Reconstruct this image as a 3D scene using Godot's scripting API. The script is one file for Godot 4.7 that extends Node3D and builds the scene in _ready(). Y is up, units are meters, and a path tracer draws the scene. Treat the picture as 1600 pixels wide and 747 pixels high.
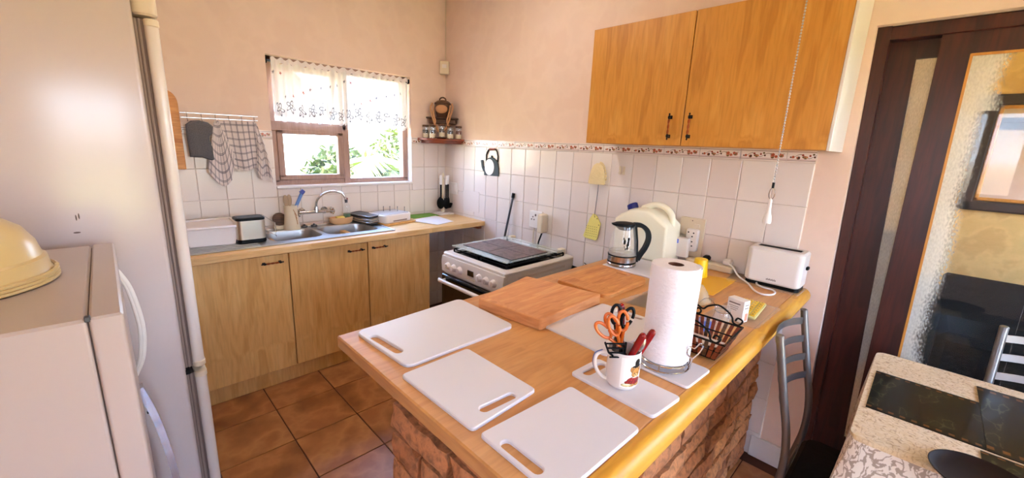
extends Node3D

# ---------------------------------------------------------------- mesh builder
class B:
	var v := PackedVector3Array()
	var u := PackedVector2Array()
	var xf := Transform3D()
	var has_uv := false

	func tri(a: Vector3, b: Vector3, c: Vector3, ua := Vector2.ZERO, ub := Vector2.ZERO, uc := Vector2.ZERO) -> void:
		v.append(xf * a); v.append(xf * b); v.append(xf * c)
		u.append(ua); u.append(ub); u.append(uc)

	# corners counter-clockwise seen from outside
	func quad(a: Vector3, b: Vector3, c: Vector3, d: Vector3, ua := Vector2.ZERO, ub := Vector2.ZERO, uc := Vector2.ZERO, ud := Vector2.ZERO) -> void:
		tri(a, b, c, ua, ub, uc)
		tri(a, c, d, ua, uc, ud)

	# eight corners: bottom ring then top ring, each counter-clockwise seen from above
	func hexa(p: Array) -> B:
		quad(p[3], p[2], p[1], p[0])
		quad(p[4], p[5], p[6], p[7])
		for i in 4:
			var j := (i + 1) % 4
			quad(p[i], p[j], p[j + 4], p[i + 4])
		return self

	func box(c: Vector3, s: Vector3, bev := 0.0) -> B:
		var h := s * 0.5
		var b: float = min(bev, min(h.x, min(h.y, h.z)) * 0.9)
		if b <= 0.0:
			hexa([c + Vector3(-h.x, -h.y, h.z), c + Vector3(h.x, -h.y, h.z), c + Vector3(h.x, -h.y, -h.z), c + Vector3(-h.x, -h.y, -h.z),
				c + Vector3(-h.x, h.y, h.z), c + Vector3(h.x, h.y, h.z), c + Vector3(h.x, h.y, -h.z), c + Vector3(-h.x, h.y, -h.z)])
			return self
		# chamfered box: faces, edges, corners
		for ax in 3:
			var a1 := (ax + 1) % 3
			var a2 := (ax + 2) % 3
			for sg in [-1.0, 1.0]:
				var q := []
				for k in [[-1, -1], [1, -1], [1, 1], [-1, 1]]:
					var p := Vector3.ZERO
					p[ax] = sg * h[ax]
					p[a1] = k[0] * (h[a1] - b)
					p[a2] = k[1] * (h[a2] - b)
					q.append(c + p)
				if sg > 0: quad(q[0], q[1], q[2], q[3])
				else: quad(q[3], q[2], q[1], q[0])
			for s1 in [-1.0, 1.0]:
				for s2 in [-1.0, 1.0]:
					var e := []
					for k in [[-1, 0], [1, 0], [1, 1], [-1, 1]]:
						var p := Vector3.ZERO
						p[ax] = k[0] * (h[ax] - b)
						p[a1] = s1 * (h[a1] - (b if k[1] == 1 else 0.0))
						p[a2] = s2 * (h[a2] - (0.0 if k[1] == 1 else b))
						e.append(c + p)
					if s1 * s2 < 0: quad(e[0], e[1], e[2], e[3])
					else: quad(e[3], e[2], e[1], e[0])
		for sx in [-1.0, 1.0]:
			for sy in [-1.0, 1.0]:
				for sz in [-1.0, 1.0]:
					var p1 := c + Vector3(sx * h.x, sy * (h.y - b), sz * (h.z - b))
					var p2 := c + Vector3(sx * (h.x - b), sy * h.y, sz * (h.z - b))
					var p3 := c + Vector3(sx * (h.x - b), sy * (h.y - b), sz * h.z)
					if sx * sy * sz > 0: tri(p1, p2, p3)
					else: tri(p3, p2, p1)
		return self

	# box from two corners
	func bx(x0: float, x1: float, y0: float, y1: float, z0: float, z1: float, bev := 0.0) -> B:
		return box(Vector3((x0 + x1) / 2, (y0 + y1) / 2, (z0 + z1) / 2), Vector3(absf(x1 - x0), absf(y1 - y0), absf(z1 - z0)), bev)

	# surface of revolution about y; profile of (radius, height) from bottom outside to top
	func lathe(prof: Array, n := 32, c := Vector3.ZERO, a0 := 0.0, a1 := TAU) -> B:
		for i in n:
			var t0 := a0 + (a1 - a0) * i / n
			var t1 := a0 + (a1 - a0) * (i + 1) / n
			var d0 := Vector3(cos(t0), 0, -sin(t0))
			var d1 := Vector3(cos(t1), 0, -sin(t1))
			for k in prof.size() - 1:
				var p: Vector2 = prof[k]
				var q: Vector2 = prof[k + 1]
				var A := c + d0 * p.x + Vector3.UP * p.y
				var Bq := c + d1 * p.x + Vector3.UP * p.y
				var C := c + d1 * q.x + Vector3.UP * q.y
				var D := c + d0 * q.x + Vector3.UP * q.y
				var f0 := float(k) / (prof.size() - 1)
				var f1 := float(k + 1) / (prof.size() - 1)
				var w0 := float(i) / n
				var w1 := float(i + 1) / n
				if p.x > 1e-6: tri(A, Bq, C, Vector2(w0, 1 - f0), Vector2(w1, 1 - f0), Vector2(w1, 1 - f1))
				if q.x > 1e-6: tri(A, C, D, Vector2(w0, 1 - f0), Vector2(w1, 1 - f1), Vector2(w0, 1 - f1))
		return self

	func cyl(c: Vector3, r: float, y0: float, y1: float, n := 24, bev := 0.0, r1 := -1.0) -> B:
		var rt := r if r1 < 0 else r1
		return lathe([Vector2(0, y0), Vector2(r - bev, y0), Vector2(r, y0 + bev), Vector2(rt, y1 - bev), Vector2(rt - bev, y1), Vector2(0, y1)] if bev > 0 else [Vector2(0, y0), Vector2(r, y0), Vector2(rt, y1), Vector2(0, y1)], n, c)

	func ball(c: Vector3, r: Vector3, n := 16, m := 10) -> B:
		var keep := xf
		xf = xf * Transform3D(Basis.from_scale(r), c)
		var prof := []
		for i in m + 1:
			var a := -PI / 2 + PI * i / m
			prof.append(Vector2(maxf(cos(a), 0.0) if i > 0 and i < m else 0.0, sin(a)))
		lathe(prof, n)
		xf = keep
		return self

	# round tube through points
	func tube(pts: Array, r, n := 8, closed := false, caps := true) -> B:
		var k := pts.size()
		var rings := []
		var up := Vector3.ZERO
		for i in k:
			var t: Vector3
			if closed: t = (pts[(i + 1) % k] - pts[(i + k - 1) % k]).normalized()
			elif i == 0: t = (pts[1] - pts[0]).normalized()
			elif i == k - 1: t = (pts[k - 1] - pts[k - 2]).normalized()
			else: t = ((pts[i + 1] - pts[i]).normalized() + (pts[i] - pts[i - 1]).normalized()).normalized()
			if up == Vector3.ZERO: up = t.cross(Vector3.RIGHT if absf(t.x) < 0.8 else Vector3.UP).normalized()
			else: up = (up - t * up.dot(t)).normalized()
			var s := t.cross(up)
			var ring := []
			var rr: float = r[i] if r is Array else r
			for j in n:
				var a := TAU * j / n
				ring.append(pts[i] + (up * cos(a) + s * sin(a)) * rr)
			rings.append(ring)
		for i in (k if closed else k - 1):
			var P: Array = rings[i]
			var Q: Array = rings[(i + 1) % k]
			for j in n:
				var j2 := (j + 1) % n
				quad(P[j], P[j2], Q[j2], Q[j])
		if caps and not closed:
			for j in n:
				var j2 := (j + 1) % n
				tri(pts[0], rings[0][j2], rings[0][j])
				tri(pts[k - 1], rings[k - 1][j], rings[k - 1][j2])
		return self

	# flat strip of rectangular section swept along points, w across (dir side), h thick
	func strap(pts: Array, side: Vector3, w: float, h: float) -> B:
		var k := pts.size()
		var rings := []
		for i in k:
			var t: Vector3 = (pts[min(i + 1, k - 1)] - pts[max(i - 1, 0)]).normalized()
			var s := (side - t * side.dot(t)).normalized()
			var nn := s.cross(t)
			rings.append([pts[i] - s * w / 2 - nn * h / 2, pts[i] + s * w / 2 - nn * h / 2, pts[i] + s * w / 2 + nn * h / 2, pts[i] - s * w / 2 + nn * h / 2])
		for i in k - 1:
			for j in 4:
				var j2 := (j + 1) % 4
				quad(rings[i][j2], rings[i][j], rings[i + 1][j], rings[i + 1][j2])
		quad(rings[0][0], rings[0][1], rings[0][2], rings[0][3])
		quad(rings[k - 1][3], rings[k - 1][2], rings[k - 1][1], rings[k - 1][0])
		return self

	# polygon (x, y in plan) extruded from z=lo to z=hi of the frame f: f.x, f.y span the plan, f.z the depth
	func prism(poly: PackedVector2Array, lo: float, hi: float, f := Transform3D(), bev := 0.0) -> B:
		var p := poly.duplicate()
		if Geometry2D.is_polygon_clockwise(p): p.reverse()
		var n := p.size()
		var q := inset(p, bev) if bev > 0 else p
		var tr := Geometry2D.triangulate_polygon(q)
		if tr.is_empty():
			q = p
			bev = 0.0
			tr = Geometry2D.triangulate_polygon(q)
		var e := bev if hi > lo else -bev
		for i in range(0, tr.size(), 3):
			var a := q[tr[i]]; var b := q[tr[i + 1]]; var c := q[tr[i + 2]]
			if (b - a).cross(c - a) < 0:
				var t := b; b = c; c = t
			tri(f * Vector3(a.x, a.y, hi), f * Vector3(b.x, b.y, hi), f * Vector3(c.x, c.y, hi), a, b, c)
			tri(f * Vector3(a.x, a.y, lo), f * Vector3(c.x, c.y, lo), f * Vector3(b.x, b.y, lo), a, c, b)
		for i in n:
			var j := (i + 1) % n
			quad(f * Vector3(p[i].x, p[i].y, lo + e), f * Vector3(p[j].x, p[j].y, lo + e), f * Vector3(p[j].x, p[j].y, hi - e), f * Vector3(p[i].x, p[i].y, hi - e), p[i], p[j], p[j], p[i])
			if bev > 0:
				quad(f * Vector3(p[i].x, p[i].y, hi - e), f * Vector3(p[j].x, p[j].y, hi - e), f * Vector3(q[j].x, q[j].y, hi), f * Vector3(q[i].x, q[i].y, hi), p[i], p[j], p[j], p[i])
				quad(f * Vector3(q[i].x, q[i].y, lo), f * Vector3(q[j].x, q[j].y, lo), f * Vector3(p[j].x, p[j].y, lo + e), f * Vector3(p[i].x, p[i].y, lo + e), p[i], p[j], p[j], p[i])
		return self

	func inset(p: PackedVector2Array, d: float) -> PackedVector2Array:
		var n := p.size()
		var out := PackedVector2Array()
		for i in n:
			var a := (p[i] - p[(i + n - 1) % n]).normalized()
			var b := (p[(i + 1) % n] - p[i]).normalized()
			var na := Vector2(-a.y, a.x)
			var nb := Vector2(-b.y, b.x)
			var m := (na + nb)
			m = m / maxf(0.3, m.dot(na))
			out.append(p[i] + m * d)
		return out

	# plate in plan (x, z) with one convex hole, between y0 and y1, with softened edges
	func holed(outer: PackedVector2Array, hole: PackedVector2Array, y0: float, y1: float, bev: float) -> B:
		var c := Vector2.ZERO
		for p in hole: c += p / hole.size()
		var ang := []
		for p in outer: ang.append((p - c).angle())
		for p in hole: ang.append((p - c).angle())
		ang.sort()
		var O := PackedVector2Array()
		var H := PackedVector2Array()
		var last := -10.0
		for a in ang:
			if a - last < 0.002: continue
			last = a
			O.append(cast(outer, c, a)); H.append(cast(hole, c, a))
		var n := O.size()
		var oi := inset(O, bev) if not Geometry2D.is_polygon_clockwise(O) else inset(O, -bev)
		var hi := inset(H, -bev) if not Geometry2D.is_polygon_clockwise(H) else inset(H, bev)
		for i in n:
			var j := (i + 1) % n
			quad(V(oi[j], y1), V(oi[i], y1), V(hi[i], y1), V(hi[j], y1))
			quad(V(O[i], y0), V(O[j], y0), V(H[j], y0), V(H[i], y0))
			quad(V(O[j], y0), V(O[i], y0), V(O[i], y1 - bev), V(O[j], y1 - bev))
			quad(V(O[j], y1 - bev), V(O[i], y1 - bev), V(oi[i], y1), V(oi[j], y1))
			quad(V(H[i], y0), V(H[j], y0), V(H[j], y1 - bev), V(H[i], y1 - bev))
			quad(V(H[i], y1 - bev), V(H[j], y1 - bev), V(hi[j], y1), V(hi[i], y1))
		return self

	func V(p: Vector2, y: float) -> Vector3:
		return Vector3(p.x, y, p.y)

	func cast(poly: PackedVector2Array, c: Vector2, a: float) -> Vector2:
		var far := c + Vector2(cos(a), sin(a)) * 20.0
		var best := c
		for i in poly.size():
			var hit = Geometry2D.segment_intersects_segment(c, far, poly[i], poly[(i + 1) % poly.size()])
			if hit != null and (hit - c).length() > (best - c).length(): best = hit
		return best

	# sheet: f(s, t) -> Vector3 for s, t in 0..1; both faces when thick > 0
	func sheet(nu: int, nv: int, thick: float, f: Callable) -> B:
		var P := []
		var N := []
		for i in nu + 1:
			var row := []
			for j in nv + 1: row.append(f.call(float(i) / nu, float(j) / nv))
			P.append(row)
		if thick > 0:
			for i in nu + 1:
				var row := []
				for j in nv + 1:
					var a: Vector3 = P[min(i + 1, nu)][j] - P[max(i - 1, 0)][j]
					var b: Vector3 = P[i][min(j + 1, nv)] - P[i][max(j - 1, 0)]
					row.append(P[i][j] - a.cross(b).normalized() * thick)
				N.append(row)
		for i in nu:
			for j in nv:
				var a := Vector2(float(i) / nu, 1 - float(j) / nv)
				var b := Vector2(float(i + 1) / nu, 1 - float(j) / nv)
				var c := Vector2(float(i + 1) / nu, 1 - float(j + 1) / nv)
				var d := Vector2(float(i) / nu, 1 - float(j + 1) / nv)
				quad(P[i][j], P[i + 1][j], P[i + 1][j + 1], P[i][j + 1], a, b, c, d)
				if thick > 0:
					quad(N[i][j + 1], N[i + 1][j + 1], N[i + 1][j], N[i][j], d, c, b, a)
		if thick > 0:
			for i in nu:
				quad(N[i][0], N[i + 1][0], P[i + 1][0], P[i][0])
				quad(P[i][nv], P[i + 1][nv], N[i + 1][nv], N[i][nv])
			for j in nv:
				quad(P[0][j], P[0][j + 1], N[0][j + 1], N[0][j])
				quad(N[nu][j], N[nu][j + 1], P[nu][j + 1], P[nu][j])
		return self

	# shading normals: neighbours within the given angle are smoothed
	func mesh(centre: Vector3, limit := 40.0) -> ArrayMesh:
		var n := v.size()
		var fn := PackedVector3Array()
		var at := {}
		for i in range(0, n, 3):
			var c := (v[i + 1] - v[i]).cross(v[i + 2] - v[i])
			fn.append(c)
			for k in 3:
				var key := Vector3i((v[i + k] * 20000.0).round())
				if not at.has(key): at[key] = PackedInt32Array()
				at[key].append(i / 3)
		var nrm := PackedVector3Array()
		nrm.resize(n)
		var cosl := cos(deg_to_rad(limit))
		var unit := PackedVector3Array()
		for f in fn: unit.append(f.normalized())
		var out_v := PackedVector3Array()
		var out_n := PackedVector3Array()
		var out_u := PackedVector2Array()
		for i in range(0, n, 3):
			var me := unit[i / 3]
			if me == Vector3.ZERO: continue
			for k in [0, 2, 1]:
				var key := Vector3i((v[i + k] * 20000.0).round())
				var s := Vector3.ZERO
				for o in at[key]:
					if unit[o].dot(me) > cosl: s += fn[o]
				out_v.append(v[i + k] - centre)
				out_n.append(s.normalized() if s.length_squared() > 0 else me)
				out_u.append(u[i + k])
		var arr := []
		arr.resize(Mesh.ARRAY_MAX)
		arr[Mesh.ARRAY_VERTEX] = out_v
		arr[Mesh.ARRAY_NORMAL] = out_n
		arr[Mesh.ARRAY_TEX_UV] = out_u
		var m := ArrayMesh.new()
		m.add_surface_from_arrays(Mesh.PRIMITIVE_TRIANGLES, arr)
		return m

	func centre() -> Vector3:
		var lo := Vector3.INF
		var hi := -Vector3.INF
		for p in v:
			lo = lo.min(p); hi = hi.max(p)
		return (lo + hi) / 2

# ---------------------------------------------------------------- scene helpers
var M := {}
var rng := RandomNumberGenerator.new()

func rot(axis: Vector3, deg: float) -> Basis: return Basis(axis, deg_to_rad(deg))

func numbered(called: String) -> String:
	if not has_node(called): return called
	var k := 1
	while has_node("%s_%03d" % [called, k]): k += 1
	return "%s_%03d" % [called, k]

func thing(called: String, label: String, category: String, at := Vector3.ZERO, turn := 0.0, group := "") -> Node3D:
	var o := Node3D.new()
	o.name = numbered(called)
	add_child(o)
	o.position = at
	o.rotation_degrees.y = turn
	tag(o, label, category, group)
	return o

func tag(o: Node3D, label: String, category: String, group := "") -> void:
	o.set_meta("label", label)
	o.set_meta("category", category)
	if group: o.set_meta("group", group)

# a builder in world coordinates for a thing that is not turned
func wb(t: Node3D) -> B:
	var b := B.new()
	b.xf = Transform3D(Basis(), -t.position)
	return b

# a part (or a sub-part when the parent is itself a part)
func part(parent: Node3D, called: String, b: B, m: Material, label := "", limit := 40.0) -> MeshInstance3D:
	var o := MeshInstance3D.new()
	var c := b.centre()
	o.mesh = b.mesh(c, limit)
	o.material_override = m
	o.position = c
	if parent is MeshInstance3D:
		o.position -= parent.position
	o.name = called
	parent.add_child(o, true)
	if label: o.set_meta("label", label)
	return o

# a thing that is one mesh, built in world coordinates
func solo(called: String, b: B, m: Material, label: String, category: String, group := "", limit := 40.0) -> MeshInstance3D:
	var o := MeshInstance3D.new()
	var c := b.centre()
	o.mesh = b.mesh(c, limit)
	o.material_override = m
	o.position = c
	o.name = numbered(called)
	add_child(o)
	tag(o, label, category, group)
	return o

# a piece of the setting
func struct(called: String, b: B, m: Material, limit := 40.0) -> MeshInstance3D:
	var o := MeshInstance3D.new()
	o.mesh = b.mesh(Vector3.ZERO, limit)
	o.material_override = m
	o.name = called
	add_child(o)
	o.set_meta("kind", "structure")
	return o

func frame_node(called: String, at := Vector3.ZERO) -> Node3D:
	var o := Node3D.new()
	o.name = called
	add_child(o)
	o.position = at
	o.set_meta("kind", "structure")
	return o

# many like pieces that share meshes
func piece(parent: Node3D, called: String, mesh: Mesh, m: Material, at: Transform3D) -> MeshInstance3D:
	var o := MeshInstance3D.new()
	o.mesh = mesh
	o.material_override = m
	o.transform = at
	o.name = called
	parent.add_child(o, true)
	return o

func mat(c: Color, rough := 0.6, metal := 0.0) -> StandardMaterial3D:
	var m := StandardMaterial3D.new()
	m.albedo_color = c
	m.roughness = rough
	m.metallic = metal
	return m

func glass(c: Color, rough := 0.03) -> StandardMaterial3D:
	var m := mat(c, rough)
	m.transparency = BaseMaterial3D.TRANSPARENCY_ALPHA
	return m

func noise(freq: float, sd: int, oct := 4, kind := FastNoiseLite.TYPE_SIMPLEX_SMOOTH) -> FastNoiseLite:
	var n := FastNoiseLite.new()
	n.noise_type = kind
	n.frequency = freq
	n.seed = sd
	n.fractal_octaves = oct
	return n

# picture from a function of (u, v) in 0..1
func paint(w: int, h: int, f: Callable) -> ImageTexture:
	var d := PackedByteArray()
	d.resize(w * h * 4)
	var k := 0
	for y in h:
		for x in w:
			var c: Color = f.call((x + 0.5) / w, (y + 0.5) / h)
			d[k] = clampi(int(c.r * 255), 0, 255)
			d[k + 1] = clampi(int(c.g * 255), 0, 255)
			d[k + 2] = clampi(int(c.b * 255), 0, 255)
			d[k + 3] = clampi(int(c.a * 255), 0, 255)
			k += 4
	return ImageTexture.create_from_image(Image.create_from_data(w, h, false, Image.FORMAT_RGBA8, d))

func seamless(w: int, h: int, freq: float, sd: int, oct := 4) -> Image:
	var im := noise(freq, sd, oct).get_seamless_image(w, h)
	im.convert(Image.FORMAT_L8)
	return im

# wood: broad bands and fine pores drawn out along the grain (v), or along u when lying
func wood_tex(dark: Color, mid: Color, light: Color, sd: int, lying := false, pores := 0.35) -> ImageTexture:
	var a := seamless(512, 64, 0.012, sd, 5)
	a.resize(512, 512, Image.INTERPOLATE_CUBIC)
	var b := seamless(512, 32, 0.09, sd + 7, 3)
	b.resize(512, 512, Image.INTERPOLATE_CUBIC)
	var da := a.get_data()
	var db := b.get_data()
	var d := PackedByteArray()
	d.resize(512 * 512 * 3)
	for y in 512:
		for x in 512:
			var k := (x * 512 + y) if lying else (y * 512 + x)
			var t := da[k] / 255.0
			t = 0.65 * t + 0.35 * absf(fposmod(t * 5.0, 2.0) - 1.0)
			var c := dark.lerp(mid, clampf(t * 2.0, 0, 1)).lerp(light, clampf(t * 2.0 - 1.0, 0, 1))
			var p := clampf((db[k] / 255.0 - 0.52) * 4.0, 0, 1) * pores
			c = c.lerp(dark * 0.8, p)
			var o := (y * 512 + x) * 3
			d[o] = int(c.r * 255); d[o + 1] = int(c.g * 255); d[o + 2] = int(c.b * 255)
	return ImageTexture.create_from_image(Image.create_from_data(512, 512, false, Image.FORMAT_RGB8, d))

func tiled(tex: Texture2D, rough: float, per_metre := 1.2, world := true) -> StandardMaterial3D:
	var m := mat(Color.WHITE, rough)
	m.albedo_texture = tex
	m.uv1_triplanar = true
	m.uv1_world_triplanar = world
	m.uv1_scale = Vector3.ONE * per_metre
	m.uv1_triplanar_sharpness = 8.0
	return m

func noise_tex(freq: float, sd: int, cols: Array, offs: Array, size := 512, oct := 5) -> NoiseTexture2D:
	var t := NoiseTexture2D.new()
	t.width = size; t.height = size
	t.seamless = true
	t.noise = noise(freq, sd, oct)
	var g := Gradient.new()
	g.colors = PackedColorArray(cols)
	g.offsets = PackedFloat32Array(offs)
	t.color_ramp = g
	return t

func bump(m: StandardMaterial3D, freq: float, sd: int, strength: float, depth := 1.0, size := 512) -> StandardMaterial3D:
	var t := NoiseTexture2D.new()
	t.width = size; t.height = size
	t.seamless = true
	t.noise = noise(freq, sd, 4)
	t.as_normal_map = true
	t.bump_strength = strength
	m.normal_enabled = true
	m.normal_texture = t
	m.normal_scale = depth
	m.uv1_triplanar = true
	m.uv1_world_triplanar = true
	return m

func rounded(x0: float, x1: float, y0: float, y1: float, r: float, n := 5) -> PackedVector2Array:
	var p := PackedVector2Array()
	var cs := [Vector2(x1 - r, y1 - r), Vector2(x0 + r, y1 - r), Vector2(x0 + r, y0 + r), Vector2(x1 - r, y0 + r)]
	for k in 4:
		for i in n + 1:
			var a := PI / 2 * k + PI / 2 * i / n
			p.append(cs[k] + Vector2(cos(a), sin(a)) * r)
	return p

func arc(c: Vector3, e1: Vector3, e2: Vector3, a0: float, a1: float, n: int) -> Array:
	var out := []
	for i in n + 1:
		var a := deg_to_rad(a0 + (a1 - a0) * i / n)
		out.append(c + e1 * cos(a) + e2 * sin(a))
	return out

func spline(keys: Array, n := 6) -> Array:
	var out := []
	for i in keys.size() - 1:
		var p0: Vector3 = keys[max(i - 1, 0)]
		var p3: Vector3 = keys[min(i + 2, keys.size() - 1)]
		for j in n: out.append((keys[i] as Vector3).cubic_interpolate(keys[i + 1], p0, p3, float(j) / n))
	out.append(keys[-1])
	return out

# frames for prisms standing on a wall: plan (x to the right, y up), depth out of the wall
func on_back(at := Vector3.ZERO) -> Transform3D: return Transform3D(Basis(Vector3.RIGHT, Vector3.UP, Vector3.BACK), at)
func on_right(at := Vector3.ZERO) -> Transform3D: return Transform3D(Basis(Vector3.BACK, Vector3.UP, Vector3.LEFT), at)
func lying(at := Vector3.ZERO) -> Transform3D: return Transform3D(Basis(Vector3.RIGHT, Vector3.FORWARD, Vector3.UP), at)

# ---------------------------------------------------------------- materials
func materials() -> void:
	M.oak = tiled(wood_tex(Color(0.80, 0.58, 0.30), Color(0.875, 0.67, 0.40), Color(0.915, 0.74, 0.48), 11, false, 0.14), 0.42, 1.5)
	M.oak_gold = tiled(wood_tex(Color(0.72, 0.46, 0.15), Color(0.80, 0.54, 0.21), Color(0.845, 0.60, 0.27), 15, false, 0.16), 0.4, 1.5)
	M.top = tiled(wood_tex(Color(0.74, 0.49, 0.26), Color(0.80, 0.56, 0.32), Color(0.84, 0.61, 0.37), 21, true, 0.14), 0.38, 1.7)
	M.top_light = tiled(wood_tex(Color(0.82, 0.62, 0.38), Color(0.87, 0.69, 0.45), Color(0.90, 0.74, 0.52), 23, true, 0.14), 0.38, 1.7)
	M.nose = tiled(wood_tex(Color(0.74, 0.48, 0.12), Color(0.83, 0.59, 0.18), Color(0.88, 0.66, 0.26), 31, true, 0.12), 0.4, 2.0)
	M.board = tiled(wood_tex(Color(0.76, 0.47, 0.26), Color(0.84, 0.56, 0.34), Color(0.89, 0.65, 0.42), 41, true, 0.12), 0.5, 2.6)
	M.board_light = tiled(wood_tex(Color(0.70, 0.40, 0.18), Color(0.82, 0.54, 0.28), Color(0.88, 0.63, 0.36), 47, true, 0.2), 0.5, 3.0)
	M.board_red = tiled(wood_tex(Color(0.45, 0.20, 0.08), Color(0.66, 0.34, 0.16), Color(0.74, 0.44, 0.24), 49, false, 0.3), 0.5, 3.0)
	M.mahogany = tiled(wood_tex(Color(0.16, 0.05, 0.03), Color(0.25, 0.085, 0.055), Color(0.30, 0.11, 0.07), 51, false, 0.3), 0.38, 1.6)
	M.frame_wood = tiled(wood_tex(Color(0.60, 0.46, 0.40), Color(0.66, 0.52, 0.46), Color(0.70, 0.57, 0.50), 57, false, 0.2), 0.5, 2.0)
	M.shelf_wood = tiled(wood_tex(Color(0.36, 0.13, 0.06), Color(0.52, 0.22, 0.10), Color(0.60, 0.28, 0.14), 61, true, 0.3), 0.45, 3.0)
	M.carved = tiled(wood_tex(Color(0.22, 0.13, 0.07), Color(0.36, 0.23, 0.14), Color(0.46, 0.31, 0.20), 63, true, 0.4), 0.6, 5.0)
	M.dark_frame = mat(Color(0.17, 0.11, 0.075), 0.6)
	M.carved_light = mat(Color(0.72, 0.51, 0.34), 0.6)
	M.plaster = bump(tiled(noise_tex(0.006, 3, [Color(0.91, 0.785, 0.71), Color(0.925, 0.805, 0.73), Color(0.915, 0.795, 0.72)], [0.3, 0.5, 0.7]), 0.75, 0.9), 0.02, 5, 1.0, 0.25)
	M.ceiling = mat(Color(0.95, 0.92, 0.87), 0.9)
	M.white_wall = mat(Color(0.90, 0.86, 0.80), 0.85)
	M.tile = mat(Color(0.90, 0.84, 0.80), 0.16)
	M.tile_b = mat(Color(0.91, 0.85, 0.80), 0.18)
	M.tile_c = mat(Color(0.89, 0.82, 0.775), 0.15)
	M.grout = mat(Color(0.84, 0.76, 0.70), 0.9)
	M.floor_tile = tiled(noise_tex(0.007, 71, [Color(0.52, 0.31, 0.17), Color(0.62, 0.39, 0.22), Color(0.69, 0.46, 0.28), Color(0.62, 0.38, 0.22)], [0.2, 0.45, 0.6, 0.8]), 0.33, 0.8)
	M.floor_tile_b = tiled(noise_tex(0.006, 77, [Color(0.54, 0.33, 0.18), Color(0.64, 0.41, 0.24), Color(0.71, 0.49, 0.30), Color(0.60, 0.37, 0.21)], [0.2, 0.45, 0.6, 0.8]), 0.36, 0.7)
	M.floor_grout = mat(Color(0.34, 0.19, 0.11), 0.95)
	for k in 3:
		var c: Color = [Color(0.69, 0.44, 0.27), Color(0.74, 0.49, 0.31), Color(0.63, 0.39, 0.24)][k]
		M["brick%d" % k] = bump(tiled(noise_tex(0.02, 81 + k, [c * 0.82, c, c * 1.1, c * 0.93], [0.2, 0.45, 0.7, 0.9]), 0.88, 2.5), 0.09, 83 + k, 2.0, 0.5)
	M.mortar = mat(Color(0.13, 0.085, 0.06), 0.95)
	M.freezer = mat(Color(0.70, 0.625, 0.59), 0.3)
	M.appliance = bump(mat(Color(0.80, 0.73, 0.71), 0.16), 0.006, 91, 0.6, 0.08)
	M.appliance_front = mat(Color(0.87, 0.81, 0.77), 0.2)
	M.old_plastic = mat(Color(0.86, 0.78, 0.68), 0.35)
	M.gasket = mat(Color(0.42, 0.34, 0.31), 0.7)
	M.seal_rib = mat(Color(0.56, 0.48, 0.44), 0.6)
	M.gap = mat(Color(0.05, 0.04, 0.04), 0.8)
	M.white_plastic = mat(Color(0.90, 0.86, 0.83), 0.35)
	M.hdpe = mat(Color(0.92, 0.87, 0.85), 0.4)
	M.hdpe_b = bump(mat(Color(0.865, 0.83, 0.83), 0.42), 0.02, 95, 0.6, 0.12)
	M.cream = mat(Color(0.86, 0.78, 0.66), 0.5)
	M.steel = mat(Color(0.72, 0.71, 0.70), 0.22, 1.0)
	M.brushed = mat(Color(0.70, 0.69, 0.68), 0.34, 1.0)
	M.polished = mat(Color(0.88, 0.83, 0.75), 0.30, 1.0)
	M.spoon_wood = mat(Color(0.64, 0.53, 0.42), 0.7)
	M.chrome = mat(Color(0.82, 0.82, 0.82), 0.08, 1.0)
	M.dark_steel = mat(Color(0.34, 0.34, 0.36), 0.35, 0.9)
	M.chair_steel = mat(Color(0.48, 0.47, 0.465), 0.34, 0.8)
	M.chair_bright = mat(Color(0.74, 0.72, 0.71), 0.3, 0.6)
	M.black = mat(Color(0.022, 0.021, 0.021), 0.45)
	M.black_gloss = mat(Color(0.012, 0.012, 0.013), 0.06)
	M.black_matt = mat(Color(0.05, 0.048, 0.05), 0.65)
	M.iron = mat(Color(0.06, 0.035, 0.025), 0.45, 0.6)
	M.copper = mat(Color(0.55, 0.26, 0.12), 0.35, 0.8)
	M.pane = glass(Color(1, 1, 1, 0.015), 0.02)
	M.door_pane = glass(Color(1, 1, 1, 0.006), 0.02)
	M.door_pane.metallic_specular = 0.28
	M.lid_glass = glass(Color(0.86, 0.95, 0.93, 0.22), 0.03)
	M.jar_glass = glass(Color(0.95, 0.97, 0.97, 0.12), 0.02)
	M.yellow = mat(Color(0.97, 0.78, 0.03), 0.35)
	M.yellow_mat = mat(Color(0.91, 0.66, 0.06), 0.5)
	M.blue = mat(Color(0.03, 0.08, 0.42), 0.35)
	M.red = mat(Color(0.52, 0.02, 0.02), 0.25)
	M.orange = mat(Color(0.80, 0.37, 0.05), 0.35)
	M.pill = mat(Color(0.88, 0.70, 0.12), 0.3)
	M.green = mat(Color(0.38, 0.62, 0.12), 0.5)
	M.dark_cloth = mat(Color(0.07, 0.07, 0.075), 0.9)
	M.leather = bump(mat(Color(0.055, 0.055, 0.055), 0.55), 0.03, 99, 3.0, 0.4)
	M.black.metallic_specular = 0.3
	M.black_matt.metallic_specular = 0.25
	M.leather.metallic_specular = 0.25

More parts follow.
